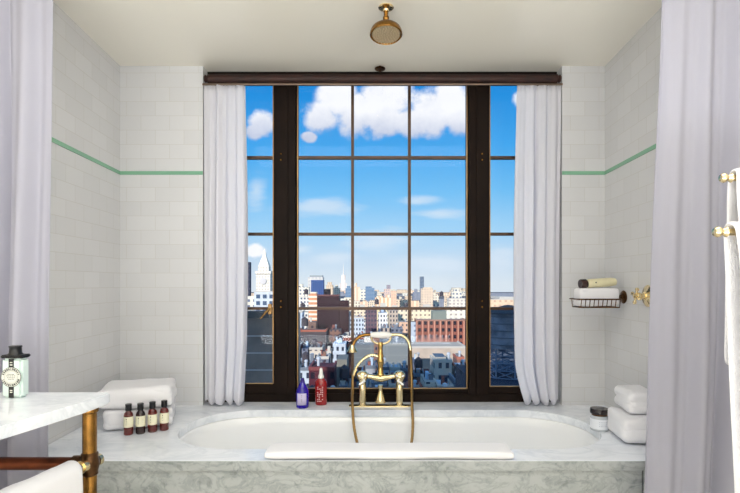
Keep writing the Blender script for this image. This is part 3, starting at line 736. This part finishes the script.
b = B(); lathe(b, cc+Vector((0, -.0009, 0)), [(.0315, 0), (.0315, .0005), (.0225, .0005), (.0225, 0)], 40, (0, -1, 0)); mk('emblem_band', b, WHT, em)
b = B(); lathe(b, cc+Vector((0, -.0009, 0)), [(0, 0), (.0212, 0), (.0212, .0006), (0, .0007)], 40, (0, -1, 0)); mk('emblem_disc', b, WHT, em)
b = B()
for k in range(26):
    a = 2*PI*(k+.5)/26
    if abs(math.sin(a)) < .25: continue
    q = cc+Vector((.027*math.cos(a), -.0016, .027*math.sin(a)))
    w_ = R.choice((.0018, .0024, .0014)); vs = box(b, -w_, w_, -.0002, .0002, -.0030, .0030); xf(b, vs, Matrix.Translation(q) @ Matrix.Rotation(-(a-PI/2), 4, 'Y'))
for zz, w_ in ((.009, .010), (.004, .014), (-.002, .012), (-.007, .009)):
    n_ = 5
    for k in range(n_): box(b, cc.x+(k-2)*w_*.45-w_*.14, cc.x+(k-2)*w_*.45+w_*.14, cc.y-.0019, cc.y-.0015, cc.z+zz-.0010, cc.z+zz+.0010)
mk('emblem_lettering', b, INK, em, flat=True)
b = B()
for zz in (.020, .026, .110, .118): box(b, p.x-.004, p.x+.004, fy_-.0012, fy_-.0005, p.z+zz-.0016, p.z+zz+.0016)
mk('lettering', b, WHT, tin, flat=True)

# ------------------------------------------------------------------ brass towel rack at right
rk = thing('towel_rack', 'brass towel rack with two round-ended bars in front of the shower curtain', 'towel rack', P(770, 232, 1.2))
A1, A2 = P(723, 178, 1.22), P(717, 232, 1.08)
xe = 1.35
for a in (A1, A2):
    b = B(); tube(b, [a+Vector((.012, 0, 0)), Vector((xe, a.y, a.z))], .0075, 14)
    br_ = mk('rail', b, BRASS, rk)
    b = B(); lathe(b, a+Vector((.022, 0, 0)), [(.009, 0), (.011, .003), (.008, .008), (.007, .012), (.011, .017), (.0115, .022), (.008, .028), (0, .030)], 16, (-1, 0, 0)); mk('finial', b, BRASS, br_)
b = B(); tube(b, [(xe, A1.y, 0), (xe, A1.y, A1.z+.06)], .012, 14); tube(b, [(xe, A1.y, A1.z), (xe, A2.y, A1.z)], .010, 12); tube(b, [(xe, A2.y, A1.z), (xe, A2.y, 0)], .012, 14)
mk('upright', b, BRASS, rk)
def xa_(p_, x): return Vector((x, p_.y, p_.z))
rail_towel('bath_towel', 'white towel on the upper, farther rail of the brass towel rack', xa_(A1, P(732, 0, 1.22).x), xa_(A1, 1.3), .018, .42, .45, 7, .2, cat='towel')
rail_towel('bath_towel', 'long white towel on the lower, nearer rail of the brass towel rack', xa_(A2, P(728, 0, 1.08).x), xa_(A2, 1.3), .018, .75, .72, 9, .2, cat='towel', gather=.06)

# ================================================================== the city
GZ = -48
_fc = {}
def facade(wall, wn=(60, 66, 80), pw=3.2, ph=3.4, fx=.5, fz=.5, roof=(120, 118, 122), rough=.85, band=0):
    key = (wall, wn, pw, ph, fx, fz, roof, band)
    if key in _fc: return _fc[key]
    m = bpy.data.materials.new('facade'); m.use_nodes = True; t = m.node_tree; b_ = t.nodes['Principled BSDF']
    b_.inputs['Roughness'].default_value = rough; b_.inputs['Specular IOR Level'].default_value = .2
    def mm(op, a, c=None):
        n = t.nodes.new('ShaderNodeMath'); n.operation = op
        for i, q in enumerate((a, c)):
            if q is None: continue
            if isinstance(q, (int, float)): n.inputs[i].default_value = q
            else: t.links.new(q, n.inputs[i])
        return n.outputs[0]
    c = t.nodes.new('ShaderNodeTexCoord'); s = t.nodes.new('ShaderNodeSeparateXYZ'); t.links.new(c.outputs['Object'], s.inputs[0])
    h = mm('FRACT', mm('DIVIDE', mm('ADD', s.outputs[0], mm('ADD', s.outputs[1], 500.37)), pw)); z = mm('FRACT', mm('DIVIDE', mm('ADD', s.outputs[2], .6), ph))
    wx_ = mm('LESS_THAN', mm('ABSOLUTE', mm('SUBTRACT', h, .5)), fx/2); wz_ = mm('LESS_THAN', mm('ABSOLUTE', mm('SUBTRACT', z, .5)), fz/2)
    w_ = mm('MULTIPLY', wx_, wz_)
    nrm = t.nodes.new('ShaderNodeSeparateXYZ'); t.links.new(c.outputs['Normal'], nrm.inputs[0])
    rf = mm('GREATER_THAN', nrm.outputs[2], .5)
    w_ = mm('MULTIPLY', w_, mm('SUBTRACT', 1.0, rf))
    n = t.nodes.new('ShaderNodeTexNoise'); n.inputs['Scale'].default_value = .25; n.inputs['Detail'].default_value = 5; t.links.new(c.outputs['Object'], n.inputs['Vector'])
    x0 = t.nodes.new('ShaderNodeMix'); x0.data_type = 'RGBA'; t.links.new(n.outputs[0], x0.inputs[0]); x0.inputs[6].default_value = lin([q*.82 for q in wall]); x0.inputs[7].default_value = lin([min(255, q*1.12) for q in wall])
    x1 = t.nodes.new('ShaderNodeMix'); x1.data_type = 'RGBA'; t.links.new(w_, x1.inputs[0]); t.links.new(x0.outputs[2], x1.inputs[6]); x1.inputs[7].default_value = lin(wn)
    x2 = t.nodes.new('ShaderNodeMix'); x2.data_type = 'RGBA'; t.links.new(rf, x2.inputs[0]); t.links.new(x1.outputs[2], x2.inputs[6]); x2.inputs[7].default_value = lin(roof)
    t.links.new(x2.outputs[2], b_.inputs['Base Color'])
    _fc[key] = m; return m
WOODT = mat('weathered tank wood', (70, 66, 74), .9, var=.15, vscale=2); STEEL = mat('painted steel', (110, 120, 135), .6)
PALE = mat('pale parapet stone', (200, 196, 188), .9); PIPE = mat('pale vent metal', (190, 200, 212), .5)
NAMES = {}
def bld(x0, x1, yt, D, label, m, name='apartment_building', depth=None, rot=0, extras=(), zbot=GZ, group=None, cap=None):
    """building whose front face spans columns x0..x1 with roof edge at row yt when D metres away"""
    xa, xb = (x0-X0)/F*D, (x1-X0)/F*D; zt = EYE-(yt-Y0)/F*D; w = xb-xa; dp = depth or max(10, w*.8)
    cx_, cy_ = (xa+xb)/2, D+dp/2
    t = thing(name, label, 'building', (cx_, cy_, zbot), group)
    b = B(); box(b, cx_-w/2, cx_+w/2, D, D+dp, zbot, zt); mk('walls', b, m, t, flat=True)
    s = D/F
    for ex in extras:
        k = ex[0]; b = B()
        if k == 'parapet':
            q = max(.4, .25*s)
            hq = max(.9, .7*s)
            box(b, xa-q*.3, xb+q*.3, D-q*.4, D+q, zt-hq*.4, zt+hq*.6); box(b, xa-q*.3, xa+q, D+q, D+dp, zt-.1, zt+hq*.6); box(b, xb-q, xb+q*.3, D+q, D+dp, zt-.1, zt+hq*.6)
            mk('parapet', b, ex[1], t, flat=True)
        elif k == 'tank':   # water tank at fraction f
            c = Vector((lerp(xa, xb, ex[1]), D+dp*ex[2], zt)); r = ex[3]
            for sx, sy in ((-1, -1), (1, -1), (1, 1), (-1, 1)): box(b, c.x+sx*r*.7-.12, c.x+sx*r*.7+.12, c.y+sy*r*.7-.12, c.y+sy*r*.7+.12, zt, zt+r*1.2)
            lathe(b, c+Vector((0, 0, r*1.2)), [(0, 0), (r, 0), (r*.96, r*1.9), (r*1.06, r*1.9), (0, r*2.7)], 16); mk('water_tank', b, WOODT, t)
        elif k == 'hut':
            hw, hd_, hh_ = ex[3]; cx2, cy2 = lerp(xa, xb, ex[1]), D+dp*ex[2]
            box(b, cx2-hw/2, cx2+hw/2, cy2-hd_/2, cy2+hd_/2, zt-.05, zt+hh_); mk('stair_bulkhead', b, ex[4], t, flat=True)
        elif k == 'chim':
            cx2, cy2 = lerp(xa, xb, ex[1]), D+dp*ex[2]; box(b, cx2-.5, cx2+.5, cy2-.5, cy2+.5, zt-.05, zt+ex[3]); box(b, cx2-.65, cx2+.65, cy2-.65, cy2+.65, zt+ex[3]-.3, zt+ex[3]); mk('chimney', b, ex[4], t, flat=True)
        elif k == 'vent':
            cx2, cy2 = lerp(xa, xb, ex[1]), D+dp*ex[2]; lathe(b, (cx2, cy2, zt-.05), [(.35, 0), (.35, 1.6), (.6, 1.7), (.5, 2.2), (0, 2.4)], 10); mk('roof_vent', b, PIPE, t)
        elif k == 'tier':   # set-back tier on top: (f0, f1, height_px)
            box(b, lerp(xa, xb, ex[1]), lerp(xa, xb, ex[2]), D+dp*.1, D+dp*.9, zt-.05, zt+ex[3]*s); mk('upper_tier', b, ex[4] if len(ex) > 4 else m, t, flat=True)
        elif k == 'spire':
            c = Vector((lerp(xa, xb, ex[1]), D+dp/2, zt-.05)); lathe(b, c, [(ex[2]*s, 0), (ex[2]*s*.6, ex[3]*s*.3), (ex[2]*s*.2, ex[3]*s*.55), (0, ex[3]*s)], 8); mk('spire', b, ex[4] if len(ex) > 4 else PALE, t, flat=True)
    if rot:
        t.rotation_euler.z = rot
    return t

CREAM, WARM, PEACH = (238, 224, 204), (226, 206, 180), (230, 196, 166)
f_white = facade((240, 230, 212), (110, 120, 140), 9, 9, .5, .45); f_cream = facade(CREAM, (150, 130, 118), 6, 6, .5, .5)
f_peach = facade(PEACH, (240, 224, 200), 9, 40, .4, .9); f_warm = facade(WARM, (140, 120, 110), 7, 5, .4, .5)
f_cream2 = facade((232, 214, 188), (120, 112, 112), 4, 4, .45, .5); f_blue = facade((66, 96, 150), (48, 76, 132), 3, 60, .5, 1)
f_slate = facade((120, 146, 172), (96, 124, 156), 5, 9, .6, .6); f_grey = facade((150, 156, 166), (110, 120, 140), 4, 30, .5, .9)
f_maroon = facade((54, 34, 44), (30, 20, 32), 1.9, 3.0, .45, .35, (60, 50, 56)); f_strip = facade((214, 150, 110), (236, 226, 208), 50, 3.4, 1, .45)
f_wgrid = facade((238, 232, 220), (70, 84, 110), 3.4, 3.6, .5, .5)
f_brick = facade((150, 96, 84), (36, 36, 50), 3.78, 4.4, .46, .52, (150, 140, 134)); f_ggrid = facade((206, 214, 220), (70, 92, 120), 9, 9, .6, .6)

# --- landmarks far away
def clock_tower():
    D = 1500; s = D/F; c = (263-X0)*s
    zf = lambda y: EYE-(y-Y0)*s
    t = thing('clock_tower', 'white stone clock tower with pyramid roof, seen through the casement beside the left window curtain', 'tower', (c, D+15, GZ))
    m = facade((250, 240, 220), (190, 180, 168), 8, 9, .35, .5)
    b = B(); box(b, c-7*s, c+7.2*s, D, D+14*s, GZ, zf(272)); mk('shaft', b, m, t, flat=True)
    b = B(); box(b, c-7.8*s, c+8*s, D-s, D+15*s, zf(274), zf(271)); mk('cornice', b, m, t, flat=True)
    b = B(); box(b, c-5.2*s, c+5.4*s, D+2*s, D+12*s, zf(271), zf(266)); mk('upper_stage', b, m, t, flat=True)
    b = B(); lathe(b, (c+.1*s, D+7*s, zf(266)), [(7.4*s, 0), (2.0*s, 11*s), (2.0*s, 13.0*s), (0, 18*s)], 4); 
    bmesh.ops.rotate(b, verts=b.verts, cent=(c+.1*s, D+7*s, 0), matrix=Matrix.Rotation(PI/4, 3, 'Z'))
    mk('pyramid_roof', b, mat('pale stone roof', (246, 238, 222), .8), t, flat=True)
    b = B(); lathe(b, (c, D-.5, zf(281)), [(3.4*s, 0), (3.4*s, 2), (0, 2.5)], 20, (0, -1, 0)); mk('clock_face', b, mat('clock face', (208, 206, 206), .6), t)
clock_tower()
bld(240, 249.5, 262, 900, 'narrow dark tower half hidden by the left window curtain', facade((90, 90, 104), (60, 64, 80), 8, 8, .5, .5), 'dark_tower')
bld(254, 274, 291.5, 700, 'pale building with a blue window grid below the clock tower', f_ggrid, 'office_building', extras=[('parapet', PALE)])
bld(246, 256, 296, 800, 'low white block below the narrow dark tower', f_white, extras=[])
D = 2600
bld(339.5, 347, 283, D, 'pale skyscraper with a tall needle spire on the horizon', facade((246, 238, 226), (214, 206, 200), 22, 60, .4, .9), 'spire_skyscraper',
    extras=[('tier', .22, .78, 8), ('spire', .5, 1.6, 22, mat('pale spire stone', (240, 236, 230), .8))])
bld(308, 323, 277, 1500, 'tall pale grey tower with a flat top behind the blue glass tower', facade((216, 214, 208), (190, 190, 192), 10, 10, .5, .5), 'office_tower', extras=[('tier', .1, .95, 1.6, mat('grey roof', (150, 160, 164), .8))])
bld(298, 309, 287, 1300, 'pale cream block beside the window mullion, with a grey roof band', f_white, extras=[('tier', 0, .4, 3)])
bld(296, 312, 297, 520, 'white gridded apartment block beside the orange striped building', f_wgrid, extras=[('parapet', PALE), ('tank', .6, .3, 2.2)])
bld(311, 323.5, 280, 760, 'bright blue glass tower', f_blue, 'glass_tower')
bld(323.8, 330.2, 289, 700, 'small black box-like building beside the blue glass tower', facade((34, 34, 44), (24, 24, 34), 5, 5, .5, .5), 'office_building')
bld(308.5, 317, 294.5, 400, 'orange and cream striped apartment block left of the maroon tower', f_strip, extras=[('tier', .2, .9, 2.5)])
bld(317, 339, 295.5, 300, 'large maroon brown tower block, the biggest on the skyline', f_maroon, 'tower_block', extras=[('parapet', mat('maroon coping', (110, 72, 74), .8))])
bld(339.2, 348.5, 301, 300, 'lower step of dark maroon block joined to the big maroon tower', facade((58, 38, 44), (38, 28, 36), 1.9, 3.0, .4, .3, (60, 50, 56)), 'tower_block')
bld(326, 333, 285, 1700, 'beige tower rising above the maroon block, second from the black box', f_warm, 'office_tower', extras=[('tier', .2, .8, 3)])
bld(333, 340, 288, 1600, 'cream tower between the maroon block and the needle spire', f_cream, 'office_tower', extras=[('tier', .3, .7, 3)])
bld(345.5, 351.5, 288, 1400, 'blue grey tower just beside the needle spire', f_slate, 'glass_tower', extras=[('tier', .2, .8, 2)])
bld(344, 354, 297.5, 900, 'cream block under the blue grey tower by the glazing bar', f_cream)
bld(354, 360, 287, 1300, 'slim peach striped tower right beside the first glazing bar', f_peach, 'office_tower', extras=[('tier', .1, .5, 4)])
bld(359.5, 366, 289.5, 1500, 'slim white tower between peach tower and slate tower', f_white, 'office_tower')
b_ = bld(365.5, 374.5, 288, 1200, 'slate blue tower with a wide slanted top', f_slate, 'glass_tower', extras=[('tier', 0, .7, 1.5)])
bld(372, 377, 291, 1300, 'narrow steel blue slab behind the slate tower', facade((104, 128, 150), (86, 108, 136), 5, 9, .5, .5), 'glass_tower')
bld(375, 391, 297.5, 800, 'wide peach building with vertical cream stripes', facade((232, 186, 148), (244, 226, 200), 6, 60, .5, .95), extras=[('tier', .1, .5, 1.5), ('tier', .7, .9, 2.5)])
bld(384, 390.5, 289, 1200, 'pinkish grey tower behind the wide peach building', facade((214, 190, 178), (160, 150, 156), 5, 6, .4, .5), 'office_tower', extras=[('tier', .4, 1, 4, facade((160, 152, 160), (130, 126, 140), 4, 6, .5, .5))])
bld(391, 396.5, 291, 1000, 'pale pink tower on the far side of the wide peach building', facade((238, 196, 168), (220, 176, 156), 5, 6, .5, .5), 'office_tower')
bld(397, 405, 299, 1100, 'low cream block between pale pink tower and second glazing bar', f_cream, extras=[('tier', .3, .6, 2.5)])
bld(405, 412, 296, 1300, 'tan block hidden behind the second glazing bar', f_warm)
bld(413, 420.5, 292, 1500, 'blue grey stepped tower right after the second glazing bar', f_grey, 'office_tower', extras=[('tier', .2, .6, 3)])
bld(420, 424, 276.5, 1900, 'slim dark grey tower, tallest between second glazing bar and mullion', facade((112, 128, 146), (92, 106, 128), 7, 12, .5, .5), 'office_tower')
bld(421.5, 433, 288.5, 1000, 'broad cream tower in front of the slim dark grey tower', facade((226, 206, 182), (180, 160, 148), 5, 5, .5, .45), 'apartment_tower', extras=[('tier', .2, .9, 1.2)])
bld(433, 439, 295, 1200, 'stepped cream tower after the broad cream tower', f_cream, extras=[('tier', .0, .5, 2)])
bld(439.5, 444, 299, 1000, 'low grey block with roof tank between cream towers', f_grey, extras=[('tank', .5, .3, 4)])
bld(444.5, 449.5, 296, 1300, 'narrow tan block with a little tower', f_warm, extras=[('tier', .6, .85, 3)])
bld(449, 467, 298.5, 800, 'wide pale block below the slant roofed white tower', facade((234, 224, 210), (180, 170, 166), 6, 5, .5, .5), extras=[('parapet', PALE)])
bld(452, 462, 292, 1300, 'white tower with a slanted bright roof near the mullion', f_white, 'office_tower', extras=[('tier', .25, .75, 3.5)])
bld(486, 545, 299.5, 650, 'long peach building with pale cornice behind the water tank', facade((236, 206, 176), (206, 170, 146), 7, 6, .4, .4), extras=[('parapet', PALE), ('tier', .25, .5, 2.6, PALE)])
# --- middle distance
bld(353, 372, 309, 620, 'sunlit cream facade with small windows right of the first glazing bar', f_cream2, extras=[('hut', .5, .4, (6, 6, 5), PALE)])
bld(372, 388, 307, 560, 'yellowish cream block behind the hand shower grip', facade((240, 220, 176), (120, 108, 100), 4.2, 4.4, .35, .45), extras=[('tank', .3, .3, 2.4), ('hut', .7, .5, (6, 6, 4), PALE)])
bld(388, 411, 310, 600, 'wide cream block with dark windows before the second glazing bar', facade((234, 216, 190), (96, 90, 96), 5, 5, .35, .4), extras=[('hut', .3, .4, (6, 6, 5), PALE), ('tank', .8, .4, 2.2)])
bld(356, 366, 320, 450, 'small pale tenement above the hand shower head', f_wgrid, extras=[('chim', .3, .4, 3, PALE)])
bld(366, 383, 321, 420, 'tan tenement with dark window rows behind the porcelain grip', facade((220, 196, 166), (90, 84, 90), 3.4, 4.2, .4, .45), extras=[('hut', .4, .4, (4, 4, 4), PALE)])
bld(383, 398, 319, 440, 'white tenement with regular windows above the porcelain grip end', facade((232, 222, 206), (100, 96, 104), 3.6, 4.2, .4, .45), extras=[('tank', .6, .4, 2)])
bld(399.5, 415, 322, 430, 'pinkish tenement behind the second glazing bar', facade((222, 186, 160), (94, 84, 90), 3.4, 4.2, .4, .45), extras=[('vent', .4, .4)])
bld(411.6, 434, 309, 600, 'long cream block above the red brick building', facade((238, 218, 188), (150, 130, 118), 5, 5, .4, .4), extras=[('parapet', PALE), ('hut', .7, .3, (8, 8, 5), PALE)])
bld(445, 468, 309, 610, 'wide white block above the red brick building, next to the mullion', facade((238, 228, 212), (170, 160, 152), 6, 5, .4, .4), extras=[('parapet', PALE)])
br = bld(416.5, 467, 320.5, 330, 'long red brick building with rows of dark windows', f_brick, 'brick_building', depth=16, extras=[('parapet', mat('brick coping', (160, 120, 104), .8)), ('hut', .47, .5, (9, 9, 6), mat('grey green penthouse', (122, 132, 126), .8))])
b = B(); s = 330/F
for k in range(9):
    x = (416.75+k*5.9-X0)*s; box(b, x-.35, x+.35, 329.2, 330.1, GZ, EYE-(321-Y0)*s)
mk('pilasters', b, mat('pale brick pilaster', (206, 150, 128), .85), br, flat=True)
bld(410.5, 415.6, 322, 335, 'narrow pale blue block attached to the red brick building', facade((186, 204, 224), (120, 140, 170), 3, 3.4, .4, .4))
bld(298, 308, 312, 420, 'low white building left below the striped block', f_wgrid, extras=[('tank', .4, .4, 2)])
bld(308, 316, 322, 286, 'brown low block at the foot of the maroon tower', facade((120, 96, 88), (60, 54, 62), 3, 3.4, .4, .4), depth=8, extras=[('chim', .3, .3, 2.5, PALE)])
bld(411, 466, 347.5, 232, 'long beige flat roofed hall in front of the red brick building', facade((196, 182, 168), (186, 172, 158), 9, 9, .2, .2, (190, 180, 168)), 'flat_roofed_hall', depth=22, extras=[('parapet', PALE)])
bld(354, 374, 344.5, 190, 'grey windowless slab of panels behind the tap riser', facade((128, 136, 140), (112, 120, 126), 6.5, 3.2, .94, .9, (130, 136, 140)), 'warehouse', depth=18, extras=[('hut', .7, .5, (3, 3, 2), PALE)])
bld(381, 409, 344.5, 186, 'long grey panelled warehouse between the riser and the hose', facade((138, 146, 148), (126, 134, 138), 7.5, 3.4, .94, .9, (136, 142, 144)), 'warehouse', depth=20, extras=[('parapet', mat('grey coping', (150, 156, 156), .8)), ('vent', .6, .4)])
bld(434, 452, 361.5, 150, 'small cream house with arched windows among the near roofs', facade((216, 208, 196), (60, 70, 90), 2.1, 4.0, .45, .5, (90, 110, 130)), 'tenement_house', extras=[('parapet', PALE), ('tier', .1, .7, 4), ('vent', .9, .3)])
bld(336.5, 347, 359.5, 140, 'tall grey stuccoed box with a dark slot above the red bottle', facade((132, 132, 126), (124, 124, 120), 30, 30, .1, .1, (120, 124, 124)), 'stair_tower', extras=[])
bld(309, 334, 369, 126, 'dark maroon low roofed building behind the red bottle', facade((86, 44, 56), (40, 32, 46), 2.4, 3.2, .45, .5, (96, 56, 66)), 'tenement_house', extras=[('parapet', mat('dark red coping', (120, 60, 64), .8)), ('vent', .3, .5)])
bld(298, 326, 331, 230, 'dark long block with a red cornice under the maroon tower', facade((84, 80, 84), (46, 46, 58), 3, 3.4, .45, .5, (96, 92, 96)), extras=[('parapet', mat('red cornice', (168, 96, 78), .8)), ('tank', .2, .4, 1.6)])
# near neighbour in left casement, water tank in right casement
nb = bld(196, 287, 318, 26, 'dark neighbouring wall with pale horizontal joints close outside the left casement', mat('grey weathered cladding', (172, 158, 152), .8, var=.1, vscale=1), 'neighbouring_wall', depth=5)
s = 26/F
for k in range(6):
    z = EYE-(336+k*17.0-Y0)*s; b = B(); box(b, (196-X0)*s, (287-X0)*s, 25.97, 26.0, z-.03, z+.03); mk('pale_joint', b, mat('pale joint', (246, 240, 240), .7) if k == 0 else bpy.data.materials['pale joint'], nb, flat=True)
b = B(); box(b, (195-X0)*s, (288-X0)*s, 25.85, 26.6, EYE-(318-Y0)*s, EYE-(311-Y0)*s); mk('coping', b, mat('grey coping slab', (126, 122, 122), .8), nb, flat=True)
D = 40; s = D/F; c = Vector(((516-X0)*s, D+2.2, EYE-(350-Y0)*s))
wt = thing('water_tower', 'dark blue grey rooftop water tank on a lattice stand outside the right casement', 'water tower', (c.x, c.y, c.z-2.43))
TK = mat('dark slate tank boards', (134, 144, 162), .8, var=.2, vscale=1.2)
b = B(); lathe(b, c, [(0, 0), (2.15, 0), (2.2, 2.75), (0, 2.76)], 40); mk('tank', b, TK, wt)
b = B(); lathe(b, c+Vector((0, 0, 2.76)), [(2.35, 0), (2.3, .06), (.3, .62), (0, .66)], 32); mk('roof', b, mat('dark tank roof', (58, 60, 70), .7), wt)
b = B()
for k in range(5): lathe(b, c+Vector((0, 0, .3+k*.55)), [(2.19, 0), (2.23, .02), (2.23, .05), (2.19, .07)], 40)
mk('hoops', b, STEEL, wt)
b = B(); LG = 2.36
for k in range(8):
    a = 2*PI*k/8; a2 = 2*PI*(k+1)/8; p0 = Vector((c.x+1.9*math.cos(a), c.y+1.9*math.sin(a), c.z)); p1 = Vector((c.x+1.9*math.cos(a2), c.y+1.9*math.sin(a2), c.z))
    dn = Vector((0, 0, -LG)); tube(b, [p0, p0+dn], .07, 6)
    for j in range(4):
        q0 = Vector((0, 0, -j*LG/4)); q1 = Vector((0, 0, -(j+1)*LG/4)); tube(b, [p0+q0, p1+q1], .04, 5); tube(b, [p1+q0, p0+q1], .04, 5); tube(b, [p0+q1, p1+q1], .05, 5)
mk('lattice_stand', b, mat('pale blue steel lattice', (128, 150, 182), .6), wt)
nb2 = bld(484, 600, 392, 36, 'dark flat roof under the water tank', facade((70, 76, 92), (40, 46, 60), 3, 3.4, .4, .4, (54, 64, 84)), 'low_building', depth=12)

# --- rows of ordinary roofs
cols = [((170, 176, 186), 'grey'), ((196, 208, 222), 'pale blue'), ((146, 92, 82), 'dull red'), ((214, 204, 190), 'beige'), ((118, 124, 140), 'slate'), ((234, 234, 232), 'white'), ((140, 108, 96), 'brown'), ((104, 84, 96), 'plum'), ((186, 172, 158), 'taupe')]
roofs = [(130, 138, 150), (186, 202, 218), (110, 72, 74), (176, 170, 164), (92, 106, 130), (200, 210, 222), (112, 96, 92), (86, 72, 88), (146, 148, 152)]
fa = [facade(c_, (52, 60, 80), 2.1, 3.1, .45, .52, rc) for (c_, _), rc in zip(cols, roofs)]
COP = mat('reddish coping', (170, 104, 88), .9); BLUR = mat('pale blue roof sheet', (180, 206, 232), .6)
ordn = ['first', 'second', 'third', 'fourth', 'fifth', 'sixth', 'seventh', 'eighth', 'ninth', 'tenth', 'eleventh', 'twelfth', 'thirteenth', 'fourteenth', 'fifteenth', 'sixteenth', 'seventeenth', 'eighteenth', 'nineteenth', 'twentieth']
rowdef = [(104, 'nearest', -23.8, 1.0, 15, 14), (124, 'second', -24.0, 1.6, 12, 12), (148, 'third', -24.6, 2.0, 11, 12), (172, 'fourth', -24.5, 2.4, 10, 10), (208, 'fifth', -24.5, 2.4, 10, 12), (258, 'sixth', -24, 3, 10, 14), (366, 'seventh', -21, 4, 11, 14)]
reserved = {124: [(303, 338)], 148: [(334, 349), (430, 455)], 172: [(350, 412), (332, 350), (430, 455)], 208: [(350, 470)], 258: [(296, 328), (408, 470), (316, 324)], 366: [(304, 350), (405, 470)]}
for D, rn, zb0, dz, wpx, dmax in rowdef:
    x = 288+R.uniform(0, 4); k = 0
    while x < 478 and k < 20:
        w = wpx*R.uniform(.6, 1.35)
        if any(x < b1 and x+w > b0 for b0, b1 in reserved.get(D, [])): x += 2; continue
        zt = zb0+R.uniform(-dz, dz); yt = Y0+(EYE-zt)*F/D; ci = R.randrange(len(cols)); ex = []
        if R.random() < .65: ex.append(('parapet', R.choice([PALE, STEEL, COP, PALE])))
        for _ in range(R.choice((1, 1, 2))): ex.append(('hut', R.uniform(.27, .73), R.uniform(.3, .7), (R.uniform(.18, .42)*w*D/F, R.uniform(1, 2.4), R.uniform(.8, 2.3)), R.choice([PALE, STEEL, BLUR, fa[(ci+2) % 9], fa[2]])))
        for _ in range(R.choice((0, 1, 2))): ex.append(('chim', R.uniform(.25, .75), R.uniform(.15, .8), R.uniform(.9, 2.2), R.choice([PALE, fa[2], STEEL])))
        for _ in range(R.choice((0, 1, 2))): ex.append(('vent', R.uniform(.25, .75), R.uniform(.15, .8)))
        if R.random() < .2: ex.append(('tank', R.uniform(.3, .7), .5, R.uniform(.9, 1.3)))
        lab = '%s rooftop building, %s from the left in the %s row outside the middle window' % (cols[ci][1], ordn[k], rn)
        bld(x, x+w, yt, D, lab, fa[ci], 'tenement_building', depth=R.uniform(dmax*.7, dmax), extras=ex, group='%s row of rooftops' % rn)
        x += w+R.uniform(1.3, 2.0); k += 1
# far pale blocks closing the horizon
fpal = [(f_cream, 'cream'), (f_warm, 'tan'), (f_white, 'white'), (f_peach, 'peach'), (f_grey, 'blue grey'), (f_cream2, 'beige')]
for D, yb_r, rn, x0_, x1_ in ((2450, 290.5, 'farthest', 296, 470), (1950, 294.5, 'second farthest', 296, 470), (1045, 301.5, 'hazy middle', 298, 470)):
    x = x0_; k = 0
    while x < x1_ and k < 20:
        w = R.uniform(7, 12); m_, cn_ = R.choice(fpal)
        bld(x, x+w-.3, yb_r+R.uniform(-2.2, 1.8), D, '%s block on the skyline, %s from the left in the %s row' % (cn_, ordn[k], rn), m_, depth=60 if D > 1500 else 20,
            extras=[('tier', *sorted((R.uniform(.05, .45), R.uniform(.5, .95))), R.uniform(.6, 2.2))] if R.random() < .7 else [], group='pale blocks on the skyline')
        x += w; k += 1
bld(484, 540, 293, 1800, 'long hazy block on the skyline behind the peach building by the water tank', f_grey)
bld(240, 258, 293, 1900, 'low hazy block on the skyline behind the clock tower', f_warm)
b = B(); box(b, -2500, 2500, 3.3, 2800, GZ-1, GZ); S('ground', b, mat('street asphalt', (92, 96, 106), .9, var=.1, vscale=.05), flat=True)
